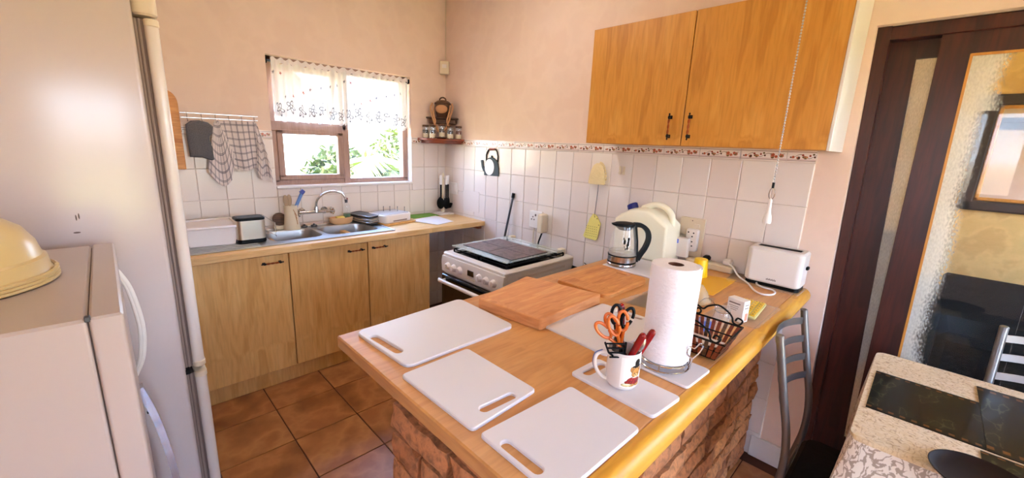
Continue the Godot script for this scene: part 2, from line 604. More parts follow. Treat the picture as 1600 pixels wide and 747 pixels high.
# ---------------------------------------------------------------- camera, sky, light
func camera_and_light() -> void:
	var cam := Camera3D.new()
	cam.name = "camera"
	cam.position = Vector3(-2.28567, 1.56337, 3.23469)
	cam.rotation = Vector3(-0.224866, -0.781306, 0.041514)
	cam.fov = rad_to_deg(2.0 * atan(373.5 / 641.645))
	cam.near = 0.02
	cam.far = 200.0
	add_child(cam)
	cam.current = true
	var sky := ProceduralSkyMaterial.new()
	sky.sky_top_color = Color(0.58, 0.75, 1.0)
	sky.sky_horizon_color = Color(0.86, 0.93, 1.0)
	sky.ground_horizon_color = Color(0.80, 0.76, 0.70)
	sky.ground_bottom_color = Color(0.55, 0.50, 0.44)
	sky.sky_curve = 0.2
	sky.sky_energy_multiplier = 1.0
	sky.ground_energy_multiplier = 1.0
	var env := Environment.new()
	env.background_mode = Environment.BG_SKY
	env.sky = Sky.new()
	env.sky.sky_material = sky
	env.background_energy_multiplier = 26.0
	env.tonemap_mode = Environment.TONE_MAPPER_LINEAR
	env.tonemap_exposure = 1.11
	env.sdfgi_enabled = true
	env.ssao_enabled = true
	env.ssil_enabled = true
	var we := WorldEnvironment.new()
	we.name = "environment"
	we.environment = env
	add_child(we)
	var sun := DirectionalLight3D.new()
	sun.name = "sun"
	sun.light_energy = 30.0
	sun.light_color = Color(1.0, 0.95, 0.86)
	sun.light_angular_distance = 0.6
	sun.shadow_enabled = true
	sun.sky_mode = DirectionalLight3D.SKY_MODE_LIGHT_ONLY
	add_child(sun)
	sun.look_at_from_position(Vector3(-3, 8, 2.2), Vector3(0, 0, 0), Vector3.UP)

# fluorescent batten on the kitchen ceiling
func ceiling_light(at: Vector3) -> void:
	var t := thing("ceiling_light", "white fluorescent ceiling light over the kitchen floor", "lamp", at)
	part(t, "housing", B.new().box(Vector3(0, -0.02, 0), Vector3(1.3, 0.04, 0.16), 0.006), M.white_plastic)
	var glow := mat(Color(0.95, 0.94, 0.92), 0.5)
	glow.emission_enabled = true
	glow.emission = Color(1.0, 0.95, 0.90)
	glow.emission_energy_multiplier = 1.0
	part(t, "diffuser", B.new().box(Vector3(0, -0.055, 0), Vector3(1.24, 0.03, 0.12), 0.012), glow)
	var l := AreaLight3D.new()
	l.name = "lamp_light"
	l.area_size = Vector2(1.2, 0.11)
	l.light_color = Color(0.97, 0.97, 1.0)
	l.light_energy = 1.2
	l.shadow_enabled = true
	l.position = Vector3(0, -0.075, 0)
	l.rotation_degrees.x = -90
	t.add_child(l)

# ---------------------------------------------------------------- the setting
const CEIL := 2.85
const JOINT := [-0.06, 0.1375, 0.3375, 0.5375, 0.7375, 0.937, 1.137, 1.338, 1.538]

func setting() -> void:
	# floor: a slab of grout with proud tiles in the kitchen
	var f := struct("floor", B.new().bx(-2.95, 0.06, -0.2, -0.004, -0.2, 5.2), M.floor_grout)
	var tm := B.new().box(Vector3.ZERO, Vector3(0.327, 0.012, 0.328), 0.0015).mesh(Vector3.ZERO)
	for i in 9:
		for j in 16:
			var x := -1.75 + 0.333 * (i - 3) + 0.1665
			var z := 0.468 + 0.3335 * (j - 1) - 0.1667
			if x > 0.0 or z < 0.3: continue
			piece(f, "floor_tile", tm, M.floor_tile if (i * 7 + j * 3) % 5 < 3 else M.floor_tile_b, Transform3D(Basis(), Vector3(x, -0.006 + 0.0006 * ((i * 5 + j * 3) % 3), z)))
	struct("ceiling", B.new().bx(-3.15, 2.8, CEIL, CEIL + 0.15, -0.2, 5.3), M.ceiling)
	# back wall with the window opening
	var wx0 := -1.44; var wx1 := -0.36; var wy0 := 1.2; var wy1 := 2.085
	var w := B.new()
	w.bx(-3.15, wx0, -0.2, CEIL, -0.2, 0.0)
	w.bx(wx1, 0.16, -0.2, CEIL, -0.2, 0.0)
	w.bx(wx0, wx1, -0.2, wy0, -0.2, 0.0)
	w.bx(wx0, wx1, wy1, CEIL, -0.2, 0.0)
	var wall_back := struct("wall_back", w, M.plaster)
	# left wall with a window near the dining table (it lights the room and shows in the mirror)
	w = B.new()
	w.bx(-3.15, -2.95, -0.2, CEIL, -0.2, 3.2)
	w.bx(-3.15, -2.95, -0.2, CEIL, 3.75, 5.3)
	w.bx(-3.15, -2.95, -0.2, 1.25, 3.2, 3.75)
	w.bx(-3.15, -2.95, 2.05, CEIL, 3.2, 3.75)
	struct("wall_left", w, M.plaster)
	var wl := frame_node("window_2")
	for zz in [3.2, 3.445, 3.69]: part(wl, "window_stile", B.new().bx(-3.1, -3.04, 1.25, 2.05, zz, zz + 0.06, 0.004), M.frame_wood)
	for yy in [1.25, 1.99]: part(wl, "window_rail", B.new().bx(-3.098, -3.042, yy, yy + 0.06, 3.2, 3.75, 0.004), M.frame_wood)
	part(wl, "pane", B.new().bx(-3.073, -3.067, 1.28, 2.02, 3.23, 3.72), M.pane)
	# wall behind the camera with glazed doors
	w = B.new()
	w.bx(-3.15, -2.62, -0.2, CEIL, 5.1, 5.3)
	w.bx(-2.62, -2.0, -0.2, 0.6, 5.1, 5.3)
	w.bx(-2.62, -2.0, 1.95, CEIL, 5.1, 5.3)
	w.bx(-2.0, -1.4, -0.2, CEIL, 5.1, 5.3)
	w.bx(-1.4, -0.3, 2.1, CEIL, 5.1, 5.3)
	w.bx(-1.4, -0.3, -0.2, 0.0, 5.1, 5.3)
	w.bx(-0.3, 0.16, -0.2, CEIL, 5.1, 5.3)
	struct("wall_front", w, M.plaster)
	var d2 := frame_node("door_2")
	for xx in [-1.4, -0.885, -0.37]: part(d2, "door_stile", B.new().bx(xx, xx + 0.07, 0.0, 2.1, 5.16, 5.22, 0.005), M.mahogany)
	for yy in [0.0, 1.0, 2.03]: part(d2, "door_rail", B.new().bx(-1.4, -0.3, yy, yy + 0.07, 5.162, 5.218, 0.005), M.mahogany)
	part(d2, "pane", B.new().bx(-1.36, -0.34, 0.04, 2.06, 5.187, 5.193), M.pane)
	var w3 := frame_node("window_3")
	for xx in [-2.62, -2.33, -2.04]: part(w3, "window_stile", B.new().bx(xx, xx + 0.04, 0.6, 1.95, 5.16, 5.22, 0.004), M.frame_wood)
	for yy in [0.6, 1.25, 1.9]: part(w3, "window_rail", B.new().bx(-2.62, -2.0, yy, yy + 0.05, 5.162, 5.218, 0.004), M.frame_wood)
	part(w3, "pane", B.new().bx(-2.6, -2.02, 0.63, 1.92, 5.187, 5.193), M.pane)
	# right wall, thick, up to the sliding doors
	w = B.new()
	w.hexa([Vector3(0, -0.2, 3.017), Vector3(0.14, -0.2, 3.017), Vector3(0.14, -0.2, -0.2), Vector3(0, -0.2, -0.2), Vector3(0, 2.088, 2.956), Vector3(0.14, 2.088, 2.956), Vector3(0.14, 2.088, -0.2), Vector3(0, 2.088, -0.2)])
	w.bx(0, 0.14, 2.088, CEIL, -0.2, 5.3)
	w.bx(0, 0.14, -0.2, 2.088, 4.75, 5.3)
	var wall_right := struct("wall_right", w, M.plaster)
	tiles(wall_back, wall_right)
	struct("baseboard_right", B.new().bx(-0.018, 0, 0.0, 0.118, 2.805, 3.0, 0.004), M.white_plastic)
	window_one()
	sliding_doors()
	living_room()

func tile_mesh(w: float, h: float) -> ArrayMesh:
	return B.new().box(Vector3.ZERO, Vector3(w - 0.0028, h - 0.0028, 0.009), 0.0022).mesh(Vector3.ZERO)

func border_tex() -> ImageTexture:
	var r := RandomNumberGenerator.new()
	r.seed = 5
	var blobs := []
	for k in 26:
		var x := 0.06 + 0.86 * r.randf()
		blobs.append([x, 0.36 + 0.3 * r.randf() + 0.06 * sin(x * 9.0), 0.012 + 0.03 * r.randf(), [Color(0.70, 0.34, 0.22), Color(0.58, 0.22, 0.16), Color(0.30, 0.18, 0.14), Color(0.78, 0.50, 0.34), Color(0.42, 0.36, 0.22)][r.randi() % 5]])
	return paint(256, 64, func(u, v):
		var c := Color(0.93, 0.87, 0.83)
		if absf(v - 0.13) < 0.025 or absf(v - 0.90) < 0.02: c = Color(0.55, 0.42, 0.38)
		elif absf(v - 0.80) < 0.05: c = Color(0.84, 0.72, 0.68)
		if absf(v - 0.5 - 0.16 * sin(u * 18.0)) < 0.025 and u > 0.05 and u < 0.95: c = c.lerp(Color(0.45, 0.32, 0.24), 0.7)
		for b in blobs:
			var d := Vector2((u - b[0]), (v - b[1]) * 0.26).length()
			if d < b[2]: c = (b[3] as Color).lerp(Color(0.9, 0.75, 0.62), clampf(d / b[2] - 0.6, 0, 1))
		return c)

func tiles(back: Node3D, right: Node3D) -> void:
	var mats := [M.tile, M.tile_b, M.tile_c]
	var cache := {}
	var get_mesh := func(w: float, h: float) -> ArrayMesh:
		var key := "%.3f/%.3f" % [w, h]
		if not cache.has(key): cache[key] = tile_mesh(w, h)
		return cache[key]
	# grout beds, 6 mm deep
	var g := B.new()
	g.bx(-2.95, -1.44, 0.0, 1.592, 0.0, 0.005)
	g.bx(-1.44, -0.36, 0.0, 1.2, 0.0, 0.005)
	g.bx(-0.36, 0.0, 0.0, 1.592, 0.0, 0.005)
	part(back, "grout_bed", g, M.grout)
	part(right, "grout_bed", B.new().bx(-0.005, 0, 0.0, 1.592, 0.0, 2.847), M.grout)
	# back wall: joints every 150 mm from the corner
	for row in 8:
		var y0: float = maxf(JOINT[row], 0.0)
		var y1: float = JOINT[row + 1]
		for k in 15:
			var x1: float = 0.0 if k == 0 else -0.0864 - 0.15 * (k - 1)
			var x0: float = -0.0864 - 0.15 * k
			if x0 < -2.2: continue
			if row < 4 and x1 < -0.62: continue
			var parts := []
			if y1 <= 1.2 or x1 <= -1.44 or x0 >= -0.36: parts.append([x0, x1, y0, y1])
			else:
				if y0 < 1.19: parts.append([maxf(x0, -1.44), minf(x1, -0.36), y0, 1.2])
				if x0 < -1.44: parts.append([x0, -1.44, y0, y1])
				if x1 > -0.36: parts.append([-0.36, x1, y0, y1])
			for p in parts:
				if p[1] - p[0] < 0.012: continue
				piece(back, "wall_tile", get_mesh.call(p[1] - p[0], p[3] - p[2]), mats[(k * 3 + row * 5) % 3], Transform3D(Basis(), Vector3((p[0] + p[1]) / 2, (p[2] + p[3]) / 2, 0.0055)))
	# right wall
	for row in 8:
		var y0: float = maxf(JOINT[row], 0.0)
		var y1: float = JOINT[row + 1]
		for k in 19:
			var z0: float = 0.0 if k == 0 else 0.147 + 0.15 * (k - 1)
			var z1: float = 0.147 + 0.15 * k
			if row < 3 and z0 > 0.8 and z1 < 2.7: continue
			piece(right, "wall_tile", get_mesh.call(z1 - z0, y1 - y0), mats[(k * 5 + row * 3) % 3], Transform3D(rot(Vector3.UP, -90), Vector3(-0.0055, (y0 + y1) / 2, (z0 + z1) / 2)))
	# patterned border
	var bm := mat(Color.WHITE, 0.2)
	bm.albedo_texture = border_tex()
	var border := func(w: float) -> ArrayMesh:
		var b := B.new()
		var h := Vector3(w / 2 - 0.0012, 0.0255, 0.006)
		b.quad(Vector3(-h.x, -h.y, h.z), Vector3(h.x, -h.y, h.z), Vector3(h.x, h.y, h.z), Vector3(-h.x, h.y, h.z), Vector2(0, 1), Vector2(w / 0.2, 1), Vector2(w / 0.2, 0), Vector2(0, 0))
		var e := [Vector3(-h.x, -h.y, h.z), Vector3(h.x, -h.y, h.z), Vector3(h.x, h.y, h.z), Vector3(-h.x, h.y, h.z)]
		for i in 4:
			var a: Vector3 = e[i]; var c: Vector3 = e[(i + 1) % 4]
			b.quad(a, Vector3(a.x, a.y, -h.z), Vector3(c.x, c.y, -h.z), c, Vector2(0.01, 0.02), Vector2(0.01, 0.02), Vector2(0.01, 0.02), Vector2(0.01, 0.02))
		return b.mesh(Vector3.ZERO)
	var full: ArrayMesh = border.call(0.2)
	for k in 15:
		var z0 := maxf(0.133 + 0.2 * (k - 1), 0.0)
		var z1 := minf(0.133 + 0.2 * k, 2.847)
		if z1 - z0 < 0.02: continue
		piece(right, "border_tile", full if z1 - z0 > 0.199 else border.call(z1 - z0), bm, Transform3D(rot(Vector3.UP, -90), Vector3(-0.006, 1.566, (z0 + z1) / 2)))
	for p in [[-0.36, -0.18], [-0.18, 0.0], [-1.64, -1.44], [-1.84, -1.64], [-2.04, -1.84]]:
		piece(back, "border_tile", full if p[1] - p[0] > 0.199 else border.call(p[1] - p[0]), bm, Transform3D(Basis(), Vector3((p[0] + p[1]) / 2, 1.566, 0.006)))

func window_one() -> void:
	var w := frame_node("window_1", Vector3(-0.9, 1.2, -0.08))
	var o := Vector3(-0.9, 1.2, -0.08)
	var nb := func() -> B:
		var b := B.new()
		b.xf = Transform3D(Basis(), -o)
		return b
	var sill: B = nb.call()
	sill.bx(-1.44, -0.36, 1.196, 1.214, -0.2, 0.022, 0.003)
	part(w, "window_sill", sill, M.white_plastic)
	var rev: B = nb.call()
	rev.bx(-0.364, -0.355, 1.21, 1.592, -0.12, 0.011, 0.002)
	part(w, "reveal_tile", rev, M.tile)
	var f: B = nb.call()
	f.bx(-1.44, -1.395, 1.21, 2.085, -0.12, -0.06, 0.003)
	f.bx(-0.405, -0.36, 1.21, 2.085, -0.12, -0.06, 0.003)
	f.bx(-1.44, -0.36, 1.21, 1.25, -0.12, -0.06, 0.003)
	f.bx(-1.44, -0.36, 2.04, 2.085, -0.12, -0.06, 0.003)
	f.bx(-0.93, -0.88, 1.21, 2.085, -0.12, -0.055, 0.003)
	f.bx(-1.44, -0.9, 1.595, 1.665, -0.12, -0.055, 0.003)
	part(w, "window_frame", f, M.frame_wood)
	var s: B = nb.call()
	s.bx(-1.395, -1.355, 1.25, 1.6, -0.1, -0.05, 0.003)
	s.bx(-0.97, -0.93, 1.25, 1.6, -0.1, -0.05, 0.003)
	s.bx(-1.395, -0.93, 1.25, 1.285, -0.1, -0.05, 0.003)
	s.bx(-1.395, -0.93, 1.575, 1.605, -0.1, -0.05, 0.003)
	var sash := part(w, "sash", s, M.frame_wood)
	part(sash, "pane", (nb.call() as B).bx(-1.36, -0.965, 1.28, 1.58, -0.078, -0.074), M.pane)
	part(w, "pane", (nb.call() as B).bx(-0.885, -0.4, 1.245, 2.045, -0.095, -0.091), M.pane)
	# top-hung vent, pushed open outwards
	var t: B = nb.call()
	var hinge := Vector3(-1.16, 2.04, -0.1)
	t.xf = t.xf * Transform3D(rot(Vector3.RIGHT, 24), hinge)
	t.bx(-0.23, -0.19, -0.37, 0, -0.04, 0, 0.003)
	t.bx(0.19, 0.23, -0.37, 0, -0.04, 0, 0.003)
	t.bx(-0.23, 0.23, -0.37, -0.335, -0.04, 0, 0.003)
	t.bx(-0.23, 0.23, -0.035, 0, -0.04, 0, 0.003)
	var vent := part(w, "vent_sash", t, M.frame_wood)
	var tp: B = nb.call()
	tp.xf = t.xf
	part(vent, "pane", tp.bx(-0.2, 0.2, -0.345, -0.025, -0.022, -0.018), M.pane)

# a slab between x0 and x1 whose left and right edges may lean a little (z at the bottom, z at the top)
func slab(b: B, x0: float, x1: float, y0: float, y1: float, zl0: float, zr0: float, zl1: float, zr1: float) -> void:
	b.hexa([Vector3(x0, y0, zr0), Vector3(x1, y0, zr0), Vector3(x1, y0, zl0), Vector3(x0, y0, zl0), Vector3(x0, y1, zr1), Vector3(x1, y1, zr1), Vector3(x1, y1, zl1), Vector3(x0, y1, zl1)])

func sliding_doors() -> void:
	var d := frame_node("door_1", Vector3(0.08, 0, 3.8))
	var o := Vector3(0.08, 0, 3.8)
	var nb := func() -> B:
		var b := B.new()
		b.xf = Transform3D(Basis(), -o)
		return b
	var f: B = nb.call()
	slab(f, 0.035, 0.13, 0.0, 2.088, 3.017, 3.05, 2.956, 3.0)
	f.bx(0.037, 0.128, 2.035, 2.086, 2.97, 4.75, 0.003)
	f.bx(0.035, 0.13, 0.0, 2.088, 4.7, 4.75, 0.003)
	f.bx(0.03, 0.13, -0.002, 0.02, 3.0, 4.75, 0.003)
	part(d, "door_frame", f, M.mahogany)
	# rear leaf
	var b: B = nb.call()
	slab(b, 0.095, 0.125, 0.02, 2.04, 3.05, 3.168, 2.99, 3.086)
	slab(b, 0.095, 0.125, 0.02, 2.04, 3.222, 3.262, 3.205, 3.245)
	b.bx(0.0965, 0.1235, 1.965, 2.038, 3.02, 3.24)
	b.bx(0.0965, 0.1235, 0.021, 0.255, 3.1, 3.24)
	var rear := part(d, "rear_leaf", b, M.mahogany)
	var fm := frosted(0.66)
	part(rear, "frosted_pane", (nb.call() as B).sheet(1, 1, 0.0, func(s, t): return Vector3(0.11, 0.24 + 1.74 * t, 3.225 - 0.16 * s)), fm)
	# front leaf
	b = nb.call()
	slab(b, 0.045, 0.085, 0.02, 2.045, 3.18, 3.277, 3.15, 3.237)
	b.bx(0.045, 0.085, 0.02, 2.04, 4.56, 4.68, 0.003)
	b.bx(0.0465, 0.0835, 1.958, 2.043, 3.17, 4.6)
	b.bx(0.0465, 0.0835, 0.022, 0.25, 3.2, 4.6)
	var front := part(d, "front_leaf", b, M.mahogany)
	var beads: B = nb.call()
	slab(beads, 0.041, 0.046, 0.25, 1.958, 3.273, 3.281, 3.237, 3.245)
	beads.bx(0.041, 0.046, 1.95, 1.959, 3.24, 4.57)
	part(front, "glazing_bead", beads, M.oak_gold)
	part(front, "pane", (nb.call() as B).bx(0.063, 0.067, 0.24, 1.97, 3.23, 4.58), M.door_pane)
	# etched strip down the left of the pane, feathering out to clear glass
	var em := frosted(-1.0)
	part(front, "etching", (nb.call() as B).sheet(1, 1, 0.0, func(s, t): return Vector3(0.0615, 0.25 + 1.71 * t, 3.232 + 0.3 * s + 0.03 * (1 - t))), em)

# worn, speckled frosting; with even < 0 it fades away from the left edge
func frosted(even: float) -> StandardMaterial3D:
	var n := noise(0.16, 131, 3)
	var n2 := noise(0.012, 137, 3)
	var m := mat(Color.WHITE, 0.5)
	m.transparency = BaseMaterial3D.TRANSPARENCY_ALPHA
	m.albedo_texture = paint(160, 512, func(u, v):
		var p := n.get_noise_2d(u * 160 * 1.6, v * 512 * 1.2)
		var a := even
		if even < 0:
			var reach := 0.30 + 0.07 * n2.get_noise_2d(10.0, v * 512) + (0.10 if v < 0.12 else 0.0)
			a = clampf((reach - u + 0.06 * p) / 0.13, 0, 1) * (0.70 + 0.15 * p)
		else:
			a = clampf(even + p * 0.16 + 0.12 * n2.get_noise_2d(u * 60.0, v * 512.0), 0.2, 0.97)
		return Color(0.95, 0.94, 0.89, clampf(a, 0, 0.97)))
	return m

func living_room() -> void:
	struct("floor_living", B.new().bx(0.14, 2.75, -0.2, 0.0, 1.4, 5.2), M.floor_tile_b)
	var cream_wall := bump(tiled(noise_tex(0.01, 141, [Color(0.84, 0.66, 0.38), Color(0.90, 0.73, 0.44), Color(0.87, 0.70, 0.41)], [0.3, 0.5, 0.7]), 0.8, 0.8), 0.03, 143, 2.0, 0.4)
	struct("wall_living", B.new().bx(2.6, 2.75, 0.0, CEIL, 1.4, 5.3), cream_wall)
	struct("wall_living_end", B.new().bx(0.14, 2.75, 0.0, CEIL, 1.2, 1.4), cream_wall)
	var e := B.new()
	e.bx(0.14, 0.8, 0.0, CEIL, 5.2, 5.3)
	e.bx(1.9, 2.75, 0.0, CEIL, 5.2, 5.3)
	e.bx(0.8, 1.9, 2.1, CEIL, 5.2, 5.3)
	e.bx(0.8, 1.9, 0.0, 1.0, 5.2, 5.3)
	struct("wall_living_front", e, cream_wall)

# ---------------------------------------------------------------- window side of the kitchen
# antique pull: two spindles joined by a bar; along the frame's x axis
func pull(parent: Node3D, at: Transform3D, length: float) -> void:
	var b := B.new()
	b.xf = at
	var h := length / 2
	var prof := []
	for k in [[-h, 0.001], [-h + 0.004, 0.0045], [-h + 0.010, 0.0025], [-h + 0.014, 0.006], [-h + 0.022, 0.0065], [-h + 0.028, 0.0035]]: prof.append(k)
	for s in [1.0, -1.0]:
		var pts := []
		var rr := []
		for k in prof:
			pts.append(Vector3(k[0] * s, 0, 0.022)); rr.append(k[1])
		b.tube(pts, rr, 10)
		b.tube([Vector3(s * (h - 0.018), 0, 0.0), Vector3(s * (h - 0.018), 0, 0.022)], 0.0035, 8)
		b.box(Vector3(s * (h - 0.018), 0, 0.001), Vector3(0.016, 0.012, 0.002), 0.0005)
	b.tube([Vector3(-h + 0.02, 0, 0.022), Vector3(h - 0.02, 0, 0.022)], 0.0026, 6)
	part(parent, "handle", b, M.iron, "dark antique handle")
	var c := B.new()
	c.xf = at
	var pts := []
	var rr := []
	for i in 13:
		var t := float(i) / 12
		pts.append(Vector3((t - 0.5) * (length - 0.052), 0, 0.022))
		rr.append(0.0032 + 0.0026 * absf(sin(t * PI * 3.0)))
	c.tube(pts, rr, 10)
	part(parent, "grip", c, M.copper, "copper-coloured handle grip")

func base_units() -> void:
	var names := ["light oak base cabinet nearest the fridge, door handle at its top right", "light oak base cabinet in the middle of the row, below the sink bowls", "light oak base cabinet at the stove end of the row, handle top left"]
	var xs := [[-2.06, -1.5565], [-1.5515, -1.0525], [-1.0475, -0.545]]
	var hx := [-1.648, -1.14, -0.968]
	for i in 3:
		var x0: float = xs[i][0]
		var x1: float = xs[i][1]
		var t := thing("base_cabinet", names[i], "cabinet", Vector3((x0 + x1) / 2, 0.118, 0.3), 0, "base cabinets under the window worktop")
		var b := wb(t)
		b.bx(x0, x0 + 0.016, 0.118, 0.876, 0.02, 0.548)
		b.bx(x1 - 0.016, x1, 0.118, 0.876, 0.02, 0.548)
		b.bx(x0, x1, 0.118, 0.134, 0.02, 0.548)
		b.bx(x0, x1, 0.118, 0.876, 0.02, 0.03)
		b.bx(x0, x1, 0.85, 0.876, 0.52, 0.546)
		part(t, "carcass", b, M.oak)
		var door := part(t, "door", wb(t).bx(x0 + 0.001, x1 - 0.001, 0.119, 0.866, 0.549, 0.567, 0.0015), M.oak)
		var at := Transform3D(Basis(), Vector3(hx[i], 0.8225, 0.567) - t.position)
		pull(door, at, 0.122)
	solo("kick_board", B.new().bx(-2.06, -0.55, 0.0, 0.117, 0.505, 0.522, 0.001), M.oak, "long oak kick board along the floor under the base cabinets", "kick board")

func window_worktop() -> void:
	var t := thing("worktop", "light wood-grain worktop under the window with the sink let into it", "worktop", Vector3(-1.3, 0.877, 0.3))
	var b := wb(t)
	b.holed(PackedVector2Array([Vector2(-2.62, 0.006), Vector2(-0.541, 0.006), Vector2(-0.541, 0.6), Vector2(-2.62, 0.6)]), PackedVector2Array([Vector2(-1.61, 0.12), Vector2(-0.87, 0.12), Vector2(-0.87, 0.45), Vector2(-1.61, 0.45)]), 0.877, 0.915, 0.003)
	part(t, "main_slab", b, M.top_light)
	part(t, "end_slab", wb(t).bx(-0.5395, -0.006, 0.877, 0.915, 0.006, 0.6, 0.003), M.top_light)
	part(t, "wall_batten", wb(t).bx(-0.05, -0.012, 0.845, 0.877, 0.2, 0.56, 0.002), M.board_red)

func bowl(b: B, x0: float, x1: float, z0: float, z1: float, y: float, depth: float, r: float) -> void:
	var rings := []
	for k in [[0.0, 0.0, r], [0.006, -0.008, r], [0.014, -depth + 0.03, r], [0.024, -depth + 0.008, r * 0.9], [0.045, -depth, r * 0.7]]:
		var ring := []
		for p in rounded(x0 + k[0], x1 - k[0], z0 + k[0], z1 - k[0], k[2], 6): ring.append(Vector3(p.x, y + k[1], p.y))
		rings.append(ring)
	for k in rings.size() - 1:
		var n: int = rings[k].size()
		for i in n:
			var j := (i + 1) % n
			b.quad(rings[k][i], rings[k][j], rings[k + 1][j], rings[k + 1][i])
	var last: Array = rings[-1]
	var c := Vector3((x0 + x1) / 2, y - depth - 0.002, (z0 + z1) / 2)
	for i in last.size():
		b.tri(last[i], last[(i + 1) % last.size()], c)

func sink_and_tap() -> void:
	var t := thing("sink", "stainless steel double-bowl sink with a drainer on its left", "sink", Vector3(-1.42, 0.915, 0.29))
	var b := wb(t)
	b.bx(-2.03, -1.63, 0.915, 0.918, 0.055, 0.535, 0.001)
	for k in 9: b.bx(-2.0, -1.68, 0.918, 0.921, 0.11 + 0.045 * k, 0.125 + 0.045 * k, 0.0014)
	b.tube([Vector3(-2.03, 0.919, 0.533), Vector3(-0.822, 0.919, 0.533)], 0.004, 6)
	b.tube([Vector3(-2.03, 0.919, 0.057), Vector3(-0.822, 0.919, 0.057)], 0.004, 6)
	b.tube([Vector3(-0.822, 0.919, 0.057), Vector3(-0.822, 0.919, 0.533)], 0.004, 6)
	part(t, "drainer", b, M.brushed)
	var spots := [[-1.63, -1.267, -1.60, -1.283], [-1.267, -0.822, -1.252, -0.882]]
	for s in spots:
		var f := wb(t)
		f.holed(PackedVector2Array([Vector2(s[0], 0.055), Vector2(s[1], 0.055), Vector2(s[1], 0.535), Vector2(s[0], 0.535)]), rounded(s[2], s[3], 0.135, 0.44, 0.07, 6), 0.915, 0.918, 0.0005)
		part(t, "rim", f, M.brushed)
		var k := wb(t)
		bowl(k, s[2], s[3], 0.135, 0.44, 0.918, 0.16, 0.07)
		k.cyl(Vector3((s[2] + s[3]) / 2, 0, 0.2875), 0.032, 0.757, 0.762, 16)
		part(t, "bowl", k, M.brushed)
	for p in [[-1.30, 0.085], [-1.235, 0.09]]:
		var g := B.new()
		g.cyl(Vector3(p[0], 0, p[1]), 0.024, 0.918, 0.930, 20, 0.003, 0.021)
		g.ball(Vector3(p[0], 0.934, p[1]), Vector3(0.007, 0.006, 0.007))
		solo("sink_plug", g, M.dark_steel, "small dark round sink plug on the steel ledge, %s of two" % ("left" if p[0] < -1.27 else "right"), "plug", "sink plugs on the ledge")
	# wall tap
	t = thing("wall_tap", "chrome wall-mounted mixer tap with a high arched spout over the sink", "tap", Vector3(-1.2, 1.03, 0.011))
	b = wb(t)
	b.tube([Vector3(-1.32, 1.022, 0.07), Vector3(-1.10, 1.022, 0.07)], 0.013, 14)
	for x in [-1.29, -1.13]:
		b.tube([Vector3(x, 1.022, 0.07), Vector3(x, 1.022, 0.012)], 0.012, 12)
		b.tube([Vector3(x, 1.022, 0.012), Vector3(x, 1.022, 0.018)], 0.026, 18)
	b.tube([Vector3(-1.205, 1.02, 0.07), Vector3(-1.205, 1.06, 0.07)], [0.017, 0.013], 14)
	part(t, "body", b, M.chrome)
	b = wb(t)
	b.tube(spline([Vector3(-1.205, 1.055, 0.07), Vector3(-1.195, 1.11, 0.075), Vector3(-1.15, 1.155, 0.09), Vector3(-1.09, 1.172, 0.11), Vector3(-1.035, 1.158, 0.13), Vector3(-1.012, 1.12, 0.137), Vector3(-1.008, 1.10, 0.138)], 6), 0.0085, 12)
	var spout := part(t, "spout", b, M.chrome)
	part(spout, "nozzle", wb(t).tube([Vector3(-1.008, 1.108, 0.138), Vector3(-1.006, 1.086, 0.138)], 0.011, 12), M.dark_steel)
	for s in [[-1.33, "left"], [-1.09, "right"]]:
		b = wb(t)
		var x: float = s[0]
		b.tube([Vector3(x - 0.014, 1.022, 0.07), Vector3(x + 0.014, 1.022, 0.07)], 0.019, 14)
		for k in 4:
			var a := PI / 4 + PI / 2 * k
			b.tube([Vector3(x, 1.022, 0.07), Vector3(x, 1.022 + 0.031 * sin(a), 0.07 + 0.031 * cos(a))], [0.008, 0.0065], 8)
		part(t, "handwheel", b, M.chrome)

